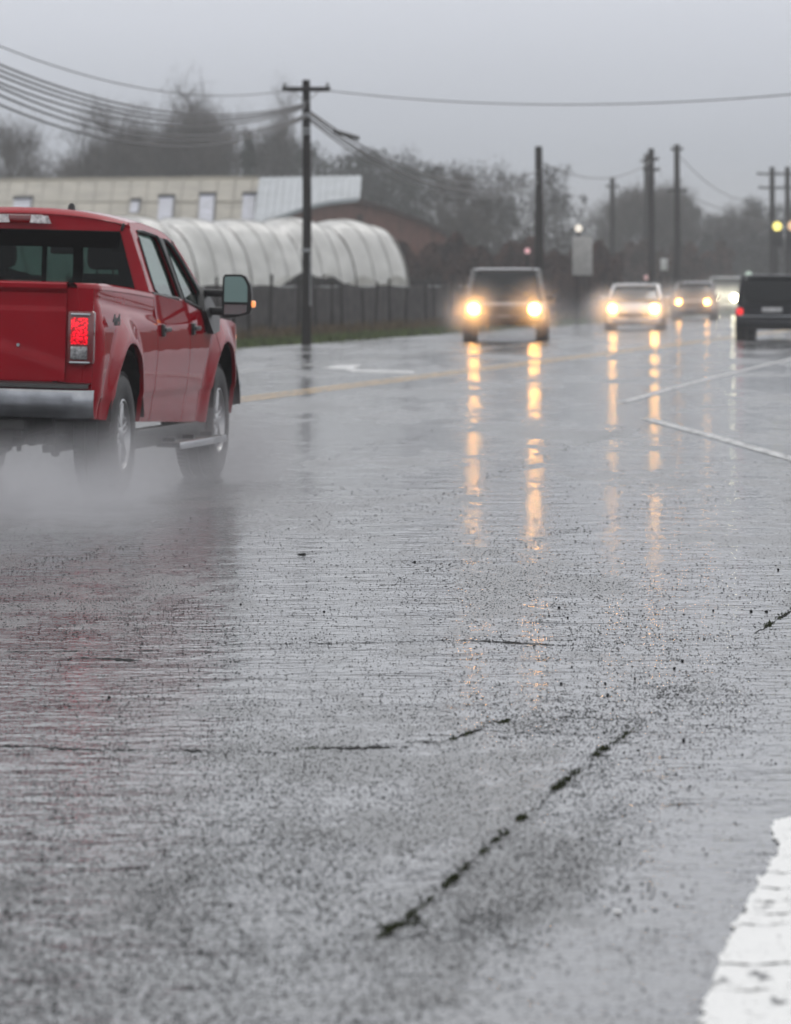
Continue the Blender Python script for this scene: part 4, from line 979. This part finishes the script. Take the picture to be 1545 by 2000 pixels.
# pale metal roof bay
mh = empty('metal_roof_barn', (B3(600,555,Y0).x, Y0-1, 0), 0, 'pale blue grey metal roof bay between the beige shed and red barn', 'farm building'); org = mh.location
q = [B3(494,448,Y0-2), B3(698,448,Y0-2), B3(706,343,Y0+5), B3(507,347,Y0+5)]
rt = MB(); prism(rt, [rel(p) for p in q], .14); ro_ = rt.build('roof', grey_roof, mh, False)
k = MB()
for i in range(14):
    a = q[0].lerp(q[1], (i+.5)/14); b_ = q[3].lerp(q[2], (i+.5)/14); k.tube([rel(a)+Vector((0,-.04,.05)), rel(b_)+Vector((0,-.04,.05))], .025, 4)
k.build('seam_ribs', grey_roof, ro_)
k = MB(); k.box((0, 1.2, 1.5), (4.6,.3,3.0)); k.build('wall', redwall, mh)
# red brown barn with a shallow gable
bn = empty('red_barn', (B3(690,555,Y0-6).x, Y0-6, 0), 0, 'red brown timber barn with shallow gable behind the tunnel', 'barn'); org = bn.location
Yb = Y0-6
out = [B3(505,444,Yb), B3(560,424,Yb), B3(600,409,Yb), B3(645,400,Yb), B3(700,394,Yb), B3(760,412,Yb), B3(830,438,Yb), B3(872,462,Yb)]
loop = [(rel(p).x, rel(p).z) for p in out]; loop = [(loop[0][0], 0)]+loop+[(loop[-1][0], 0)]
k = MB(); k.slab([loop], lambda u, v: (u, 0, v), (0, 4.0, 0)); wl = k.build('wall', redwall, bn, False)
k = MB(); k.box((rel(B3(703,0,Yb)).x, -.06, 1.9), (.28,.12,rel(B3(703,398,Yb)).z-1.9)); k.v = [Vector((v.x, v.y, v.z+1.1)) for v in k.v]; k.build('corner_board', darktrim, wl)
for i in range(len(out)-1):
    k = MB(); a, b_ = rel(out[i]), rel(out[i+1]); prism(k, [a+Vector((0,-.3,.02)), b_+Vector((0,-.3,.02)), b_+Vector((0,4.3,.05)), a+Vector((0,4.3,.05))], -.16 if i < 4 else -.14); k.build('roof_board', grey_roof if i < 4 else darktrim, bn, False)

# white sign board, lamp, signals
def board(name, x0, y0, x1, y1, Y, mat, label, cat):
    a, b_ = at(x0, y0, Y), at(x1, y1, Y); e = empty(name, ((a.x+b_.x)/2, Y, 0), 0, label, cat)
    k = MB(); k.box((0, 0, (a.z+b_.z)/2), (b_.x-a.x, .06, a.z-b_.z), bev=.015); k.build('panel', mat, e)
    for s_ in (-1, 1):
        k = MB(); k.tube([(s_*(b_.x-a.x)*.36,.07,0),(s_*(b_.x-a.x)*.36,.07,a.z-.1)], .028, 6); k.build('post', M['creosote'], e)
    return e
board('sign_board', 1118, 462, 1157, 538, 172, pbr('pale_sign', (.42,.41,.40), .5, var=.1), 'pale upright sign board standing before the brown hedge', 'sign')
board('sign_board', 1290, 505, 1304, 528, 250, pbr('pale_sign_small', (.6,.6,.6), .5), 'small pale sign far away between the two tall poles', 'sign')
def fixture(name, px_, py_, Y, r, mat, label, cat, house=True):
    c = at(px_, py_, Y); e = empty(name, (c.x, Y, 0), 0, label, cat)
    k = MB(); k.lathe([(0,-.10),(r,-.10),(r*1.02,-.04),(r*.9,.02)], 20, 'y', (0,0,c.z)); k.build('lens', mat, e)
    if house:
        k = MB(); k.box((0,.12,c.z-r*1.6), (r*2.7,.2,r*6.2), bev=.03); k.build('housing', M['black'], e)
    else:
        k = MB(); k.lathe([(0,.02),(r*1.1,.02),(r*.6,.14),(0,.16)], 16, 'y', (0,0,c.z)); k.build('housing', M['steel'], e)
    k = MB(); k.tube([(0,.25,0),(0,.25,c.z+(.1 if house else .0))], .04, 8); k.build('post', M['creosote'], e)
    return e
fixture('yard_lamp', 1130, 446, 180, .13, lamp('pale_lamp', (1,.86,.68), .75), 'round pale lit lamp above the pale sign board', 'lamp', False)
fixture('marker_lamp', 1030, 490, 180, .10, lamp('dim_red_lamp', (.9,.12,.16), .5), 'dim red lamp left of the pole above the grey pickup', 'lamp', False)
fixture('traffic_signal', 1518, 442, 235, .21, lamp('signal_yellow', (.95,.78,.03), 1.6), 'traffic signal with bright yellow lens near the right edge', 'traffic light')
fixture('traffic_signal', 1548, 441, 235, .24, lamp('signal_orange', (.95,.42,.03), .7), 'traffic signal with dim orange lens cut by the right edge', 'traffic light')
fixture('marker_lamp', 1462, 536, 240, .16, lamp('signal_green', (.45,.75,.5), .35), 'dim green lamp above the dazzling white headlights', 'lamp', False)
fixture('marker_lamp', 1263, 542, 240, .12, lamp('dim_red_lamp2', (.9,.2,.2), .35), 'dim red lamp above the silver sedan roof', 'lamp', False)

# ------------------------------------------------------------------ trees and hedges
bark = pbr('grey_bark', (.05,.045,.042), .95, var=.3, scale=4, spec=.1)
twigm = pbr('brown_twigs', (.08,.068,.062), .95, var=.35, scale=1.2, spec=.1)
dark_leaf = pbr('dark_evergreen', (.028,.036,.028), .9, var=.6, scale=1.1, spec=.1)
grey_leaf = pbr('grey_brown_crown', (.055,.052,.050), .95, var=.5, scale=.9, spec=.1)
hedge_m = pbr('red_brown_bramble', (.072,.036,.028), .95, var=.6, scale=.9, spec=.1)
def bare(seed, h, spread, upright=.6, levels=5):
    rg = random.Random(seed); Tm, Cm = MB(), MB(); tips = []
    def br(p, d, l_, r, lv):
        n_ = 3; pts = [p]; q = p.copy(); dd = d.copy()
        for _ in range(n_):
            dd = (dd+Vector((rg.gauss(0,.13), rg.gauss(0,.13), rg.gauss(.03,.08)))).normalized(); q = q+dd*(l_/n_); pts.append(q.copy())
        rs = [lerp(r, r*.62, i/n_) for i in range(n_+1)]
        (Tm if lv <= 1 else Cm).tube(pts, rs, 6 if lv < 2 else 3, cap=False)
        if lv >= levels: tips.append((q.copy(), dd.copy())); return
        k_ = 4 if lv < 3 else 5
        for i in range(k_):
            t_ = rg.uniform(.35, 1.0) if lv > 0 else rg.uniform(.45, 1)
            b_ = pts[0].lerp(pts[-1], t_) if t_ < 1 else pts[-1]; b_ = pts[min(n_, int(t_*n_+.5))]
            an = rg.uniform(0, 6.28); side = Vector((math.cos(an), math.sin(an), 0))
            nd = (dd*upright+side*spread*rg.uniform(.5,1)+Vector((0,0,.25))).normalized()
            br(b_, nd, l_*rg.uniform(.55,.78), max(.014, r*.52), lv+1)
    br(Vector((0,0,-.2)), Vector((0,0,1)), h*.36, h*.019, 0)
    nt_ = 9000//max(1, len(tips))+2
    for (p, d) in tips:
        for _ in range(min(5, nt_)):
            q = p+Vector((rg.gauss(0,.30), rg.gauss(0,.30), rg.gauss(0,.26))); dv = (d*.6+Vector((rg.gauss(0,.6), rg.gauss(0,.6), rg.gauss(.25,.5)))).normalized()*rg.uniform(.25,.6); sd_ = dv.cross(Vector((rg.random(),rg.random(),rg.random()))).normalized()*.011
            b0 = len(Cm.v); Cm.v += [q-sd_, q+sd_, q+dv]; Cm.f.append([b0,b0+1,b0+2]); Cm.mi.append(0)
    return Tm, Cm
def proto_bare(seed, h, spread, upright):
    a, b_ = bare(seed, h, spread, upright); 
    e = empty('bare_tree', (0,0,0)); zz_ = sorted(v.z for v in b_.v); zt = zz_[int(len(zz_)*.992)]
    for q in (a, b_): q.v = [v*(h/zt) for v in q.v]
    a.build('trunk', bark, e, False); b_.build('crown', twigm, e, False); return e
def proto_full(seed, h, w_, mat, nclump=90, dens=55, conic=False, z0=.12, leaf=.16):
    rg = np.random.default_rng(seed); e = empty('bushy_tree', (0,0,0))
    t_ = MB(); t_.tube([(0,0,-.2),(.1,.05,h*.35),(0,0,h*.75)], [h*.022,h*.016,h*.006], 8)
    for i in range(7):
        a = i*2.4; z = h*(.25+.07*i); t_.tube([(0,0,z),(math.cos(a)*w_*.35,math.sin(a)*w_*.35,z+h*.10)], [h*.008,h*.003], 5)
    t_.build('trunk', bark, e)
    V = []
    for _ in range(nclump):
        z = rg.uniform(z0, 1); rr = (1-z)*1.05 if conic else math.sqrt(max(0, 1-((z-.52)/.5)**2))
        a = rg.uniform(0, 6.28); q = rg.random()**.45*rr*w_/2*rg.uniform(.8,1.12); c = np.array([math.cos(a)*q, math.sin(a)*q, z*h]); cr_ = rg.uniform(.07,.15)*w_*(.6 if conic else 1)
        d_ = rg.normal(0, 1, (dens,3)); d_ /= np.linalg.norm(d_, axis=1)[:,None]; p_ = c+d_*cr_*rg.random((dens,1))**.5*np.array([1,1,.8])
        u_ = rg.normal(0, 1, (dens,3))*leaf; v_ = rg.normal(0, 1, (dens,3))*leaf*.6
        V.append(np.stack([p_-u_*.5, p_+u_*.5, p_+v_], 1))
    V = np.concatenate(V).reshape(-1,3); raw('crown', V, np.arange(len(V)).reshape(-1,3), mat, e); return e
PB = [proto_bare(1, 10, .85, .6), proto_bare(2, 10, .95, .5), proto_bare(8, 10, .8, .6), proto_bare(12, 10, 1.0, .55)]
PF = [proto_full(1, 10, 8, dark_leaf), proto_full(2, 10, 6.5, grey_leaf, 80, 50), proto_full(3, 10, 4.5, dark_leaf, 110, 45, True), proto_full(4, 10, 11, grey_leaf, 110, 55, z0=.05)]
used = set()
def plant(pr, px_, top, Y, wide, label, group=None, name=None):
    k0 = id(pr)
    o_ = pr if k0 not in used else copy_tree(pr); used.add(k0)
    hh = H-(top-HY)*Y/F; s_ = hh/10.0; o_.location = ((px_-CX)*Y/F, Y, 0); o_.scale = (s_*wide, s_*wide, s_); o_.rotation_euler = (0,0,(px_*37 % 628)/100.)
    if name: o_.name = name
    tag(o_, label, 'tree', group)
    return o_
GB = 'bare winter trees behind the farm'; GF = 'dense trees behind the farm'; GR = 'far trees beyond the poles'
plant(PB[0], 14, 236, 300, .7, 'bare tree at the left edge above the pickup roof', GB)
plant(PB[3], 85, 305, 330, .8, 'low bare tree beside the one at the left edge', GB)
plant(PB[1], 165, 285, 320, .9, 'broad bare tree left of the tall bare one', GB)
plant(PB[3], 240, 212, 310, .7, 'slender bare tree with open crown over the beige shed', GB)
plant(PB[2], 338, 176, 305, .8, 'tallest bare tree with bushy top above the beige shed', GB)
plant(PB[0], 292, 262, 330, .8, 'bare tree between the slender and the tallest one', GB)
plant(PB[1], 428, 205, 330, .5, 'thin bare tree between the tallest bare tree and conifer', GB)
plant(PB[2], 522, 188, 340, .42, 'narrow bare tree left of the nearest pole', GB)
plant(PF[2], 486, 262, 300, .8, 'dark pointed conifer left of the nearest pole', None, 'conifer_tree')
for i, (px_, tp, Y, wd) in enumerate(((530,278,330,1.0),(560,285,345,1.2),(610,292,340,1.0),(655,300,350,1.1),(700,303,345,1.0),(745,305,350,1.1),(795,300,340,.95),(480,300,350,1.0),(770,330,320,1.0),(720,345,320,1.0),(820,330,335,.8))):
    plant(PF[0 if i % 3 else 3], px_, tp, Y, wd*.85, 'dense grey tree in the wood behind the red barn', 'dense wood behind the barn')
plant(PF[1], 868, 328, 300, .75, 'rounded grey tree right of the red barn')
plant(PB[0], 905, 335, 290, .8, 'bare tree right of the rounded grey tree', GB)
for i, (px_, tp, Y, wd) in enumerate(((950,322,330,1.0),(1000,345,340,1.0),(1045,350,330,.9),(1085,330,320,.9),(925,380,310,1.0),(980,390,310,1.0),(1100,390,330,.8),(870,420,300,.8))):
    plant(PF[1 if i % 2 else 3], px_, tp, Y, wd*.8, 'grey tree in the clump behind the second pole', 'grey trees behind the second pole')
for i, (px_, tp, Y, wd) in enumerate(((1165,430,400,1.0),(1205,400,390,.8),(1232,375,380,.7),(1255,390,400,.8),(1290,385,390,.8),(1330,390,380,.8),(1362,410,400,.9),(1395,425,400,1.0),(1430,430,410,1.0),(1465,410,400,.9),(1500,405,390,.9),(1545,400,390,1.0),(1590,395,390,1.0),(1470,390,420,.7),(1145,460,420,1.0))):
    plant(PF[0 if i % 2 else 1], px_, tp, Y, wd*.8, 'far dark tree rising beyond the poles on the right', GR)
for i, (px_, tp, Y) in enumerate(((1215,372,370),(1300,365,375),(1345,385,380),(1440,400,385))):
    plant(PB[i % 4], px_, tp, Y, 1.0, 'far bare tree among the poles on the right', 'far bare trees')
# bramble hedges: leaf-sized faces through a long low volume
def hedge(name, x0, x1, Y0_, Y1_, h, depth, mat, n_, label, seed, leaf=.10):
    rg = np.random.default_rng(seed); t_ = rg.random(n_); X = x0+(x1-x0)*t_; Y = Y0_+(Y1_-Y0_)*t_+rg.random(n_)*depth
    prof = h*(.86+.10*np.sin(X*1.9+seed)+.06*np.sin(X*5.3)); Z = rg.random(n_)**.75*prof
    C = np.stack([X, Y, Z], 1); u_ = rg.normal(0, 1, (n_,3))*leaf; v_ = rg.normal(0, 1, (n_,3))*leaf
    V = np.stack([C-u_*.5, C+u_*.5, C+v_], 1).reshape(-1,3)
    e = empty(name, (x0, Y0_, 0), 0, label, 'hedge'); V = V-np.array([x0, Y0_, 0])
    raw('foliage', V, np.arange(len(V)).reshape(-1,3), mat, e)
    k = MB()
    for i in range(40):
        t2 = (i+.5)/40; bx, by = (x1-x0)*t2, (Y1_-Y0_)*t2+depth*.5; k.tube([(bx,by,-.1),(bx+.1,by,h*.5),(bx-.1,by+.1,h*.8)], [.05,.04,.015], 5)
    k.build('stems', bark, e); return e
xx = lambda px_, Y: (px_-CX)*Y/F
hedge('bramble_hedge', xx(770,205), xx(1215,238), 205, 238, 3.55, 2.5, hedge_m, 60000, 'tall red brown bramble hedge behind the grey pickup', 3)
hedge('bramble_hedge', xx(1180,300), xx(1430,330), 300, 330, 4.2, 3, hedge_m, 26000, 'farther dull brown hedge behind the silver sedan', 4, .14)
hedge('field_hedge', xx(1300,400), xx(1760,380), 380, 380, 5.5, 4, grey_leaf, 26000, 'dark hedge closing the view beyond the dark vehicle', 5, .2)
hedge('field_hedge', xx(-40,262), xx(560,262), 262, 262, 3.2, 3, grey_leaf, 30000, 'low grey hedge behind the beige shed', 6, .15)
hedge('dark_scrub', xx(560,176), xx(880,205), 168, 203, 1.75, 2, pbr('dark_scrub', (.03,.024,.022), .95, var=.5, scale=1.3, spec=.1), 26000, 'low dark scrub between the tunnel and the hedge', 7, .08)

# ------------------------------------------------------------------ rain haze and tyre spray
def box_obj(name, lo, hi):
    k = MB(); lo, hi = Vector(lo), Vector(hi); k.box(tuple((lo+hi)/2), tuple(hi-lo)); return k
m, t, N, L = nt('rain_haze'); M['haze'] = m
o = N.new('ShaderNodeOutputMaterial'); pv = N.new('ShaderNodeVolumePrincipled'); L.new(pv.outputs[0], o.inputs['Volume'])
pv.inputs['Color'].default_value = (.86,.87,.90,1); pv.inputs['Density'].default_value = .0007; pv.inputs['Anisotropy'].default_value = .3
hz = box_obj('haze', (-440,-40,-1.2), (640,1170,17)).build('haze', M['haze'], None, False); tag(hz, 'thin grey rain haze filling the air', None, None, 'stuff')
def spray(name, c, size, dens, label, nscale=1.6, rot=0.0, aniso=.25, colr=(.68,.68,.71), pw=1.4, seed=0):
    m, t, N, L = nt(name+'_mist')
    o = N.new('ShaderNodeOutputMaterial'); pv = N.new('ShaderNodeVolumePrincipled'); L.new(pv.outputs[0], o.inputs['Volume'])
    pv.inputs['Color'].default_value = (*colr, 1); pv.inputs['Anisotropy'].default_value = aniso
    tc = N.new('ShaderNodeTexCoord'); ln = N.new('ShaderNodeVectorMath'); ln.operation = 'LENGTH'; L.new(tc.outputs['Object'], ln.inputs[0])
    fo = N.new('ShaderNodeMapRange'); fo.inputs[1].default_value = 1.0; fo.inputs[2].default_value = .0; fo.inputs[3].default_value = 0; fo.inputs[4].default_value = 1; L.new(ln.outputs['Value'], fo.inputs[0])
    po = N.new('ShaderNodeMath'); po.operation = 'POWER'; L.new(fo.outputs[0], po.inputs[0]); po.inputs[1].default_value = pw
    mp = N.new('ShaderNodeMapping'); mp.inputs['Location'].default_value = (seed*3.1, seed*1.7, 0); mp.inputs['Scale'].default_value = (size[0], size[1], size[2]); L.new(tc.outputs['Object'], mp.inputs[0])
    no = N.new('ShaderNodeTexNoise'); no.inputs['Scale'].default_value = nscale; no.inputs['Detail'].default_value = 5; L.new(mp.outputs[0], no.inputs[0])
    nr = N.new('ShaderNodeMapRange'); nr.inputs[1].default_value = .38; nr.inputs[2].default_value = .66; L.new(no.outputs[0], nr.inputs[0])
    a = N.new('ShaderNodeMath'); a.operation = 'MULTIPLY'; L.new(po.outputs[0], a.inputs[0]); L.new(nr.outputs[0], a.inputs[1])
    b = N.new('ShaderNodeMath'); b.operation = 'MULTIPLY'; L.new(a.outputs[0], b.inputs[0]); b.inputs[1].default_value = dens; L.new(b.outputs[0], pv.inputs['Density'])
    bm = bmesh.new(); bmesh.ops.create_icosphere(bm, subdivisions=3, radius=1)
    zmin = -(c[2]-.006)/size[2]
    for v in bm.verts: v.co.z = max(v.co.z, zmin)
    me = bpy.data.meshes.new(name); bm.to_mesh(me); bm.free(); me.materials.append(m)
    ob = bpy.data.objects.new(name, me); col.objects.link(ob); ob.location = c; ob.scale = size; ob.rotation_euler = (0,0,rot)
    tag(ob, label, None, None, 'stuff'); return ob
fw = Vector((math.sin(TH), math.cos(TH), 0)); rt_ = Vector((math.cos(TH), -math.sin(TH), 0)); T0 = truck.location.copy()
def tl(f, r, z): return tuple(T0+fw*f+rt_*r+Vector((0,0,z)))
RZ = R(90)-TH
spray('tyre_spray', tl(-.7,.98,.12), (1.7,.62,.56), 2.3, 'grey spray thrown up behind the near rear wheel of the red pickup', 3.2, RZ, seed=1)
spray('tyre_spray', tl(-3.8,.35,.06), (6.8,2.5,.56), 1.7, 'spray trailing low behind the red pickup', 1.6, RZ, seed=2)
spray('tyre_spray', tl(2.9,1.10,.10), (1.6,.8,.6), 1.9, 'spray behind the near front wheel of the red pickup', 2.6, RZ, seed=3)
spray('tyre_spray', tl(-.9,-.8,.1), (1.8,.8,.45), 1.6, 'spray behind the far rear wheel of the red pickup', 2.4, RZ, seed=4)
spray('tyre_spray', tl(1.2,1.35,.05), (4.2,.9,.75), .12, 'faint mist drifting along the side of the red pickup', 1.2, RZ, pw=1.0, seed=5)
def cspray(Yc, xc, size, dens, label, seed, colr=(.8,.8,.83)): spray('tyre_spray', (xc, Yc, .15), size, dens*.8, label, .5, 0, .35, colr, 1.0, seed)
cspray(128, 3.3, (3.0,6.5,1.45), .075, 'mist kicked up round the grey oncoming pickup', 6)
cspray(136, 6.0, (3.6,9,1.0), .07, 'mist trailing behind the grey oncoming pickup', 7)
cspray(156, 7.9, (3.0,7,1.4), .085, 'mist kicked up round the silver sedan', 8)
cspray(205, 13.4, (5.0,16,1.8), .05, 'mist round the farthest oncoming cars', 9)
cspray(120, 9.3, (2.0,5,.4), .015, 'mist kicked up behind the dark vehicle driving away', 10)

for v_ in [o for o in bpy.data.objects if o.name.startswith('oncoming')]:  # extra mist ball added before each lit bulb to shape its glow halo
    for lb in [c for c in v_.children if c.name.startswith('headlight')]:
        bb = [c for c in lb.children]
        if not bb: continue
        ce = sum((v.co for v in bb[0].data.vertices), Vector())/len(bb[0].data.vertices)
        p = v_.location+Matrix.Rotation(v_.rotation_euler.z, 3, 'Z') @ (ce+Vector((.55,0,0)))
        sz = 1.15 if v_.location.y < 170 else 1.2
        spray('headlight_mist', tuple(p), (sz, sz, sz*.85), 3.6 if v_.location.y < 170 else 2.0, 'mist ball added to give the headlight of an oncoming car its halo', .6, 0, .6, (.9,.9,.92), 2.3, p.x)

# ------------------------------------------------------------------ render settings
sc.view_settings.view_transform = 'Standard'; sc.view_settings.look = 'None'; sc.view_settings.exposure = 0; sc.view_settings.gamma = 1
sc.render.engine = 'CYCLES'
cy = sc.cycles
cy.use_denoising = True; cy.use_adaptive_sampling = True; cy.adaptive_threshold = .015; cy.adaptive_min_samples = 24
try: cy.denoiser = 'OPENIMAGEDENOISE'
except Exception: pass
cy.max_bounces = 8; cy.volume_bounces = 2; cy.transparent_max_bounces = 24; cy.glossy_bounces = 4; cy.diffuse_bounces = 2
cy.sample_clamp_indirect = 6; cy.caustics_reflective = False; cy.caustics_refractive = False
cy.volume_step_rate = 1.0; cy.volume_max_steps = 128
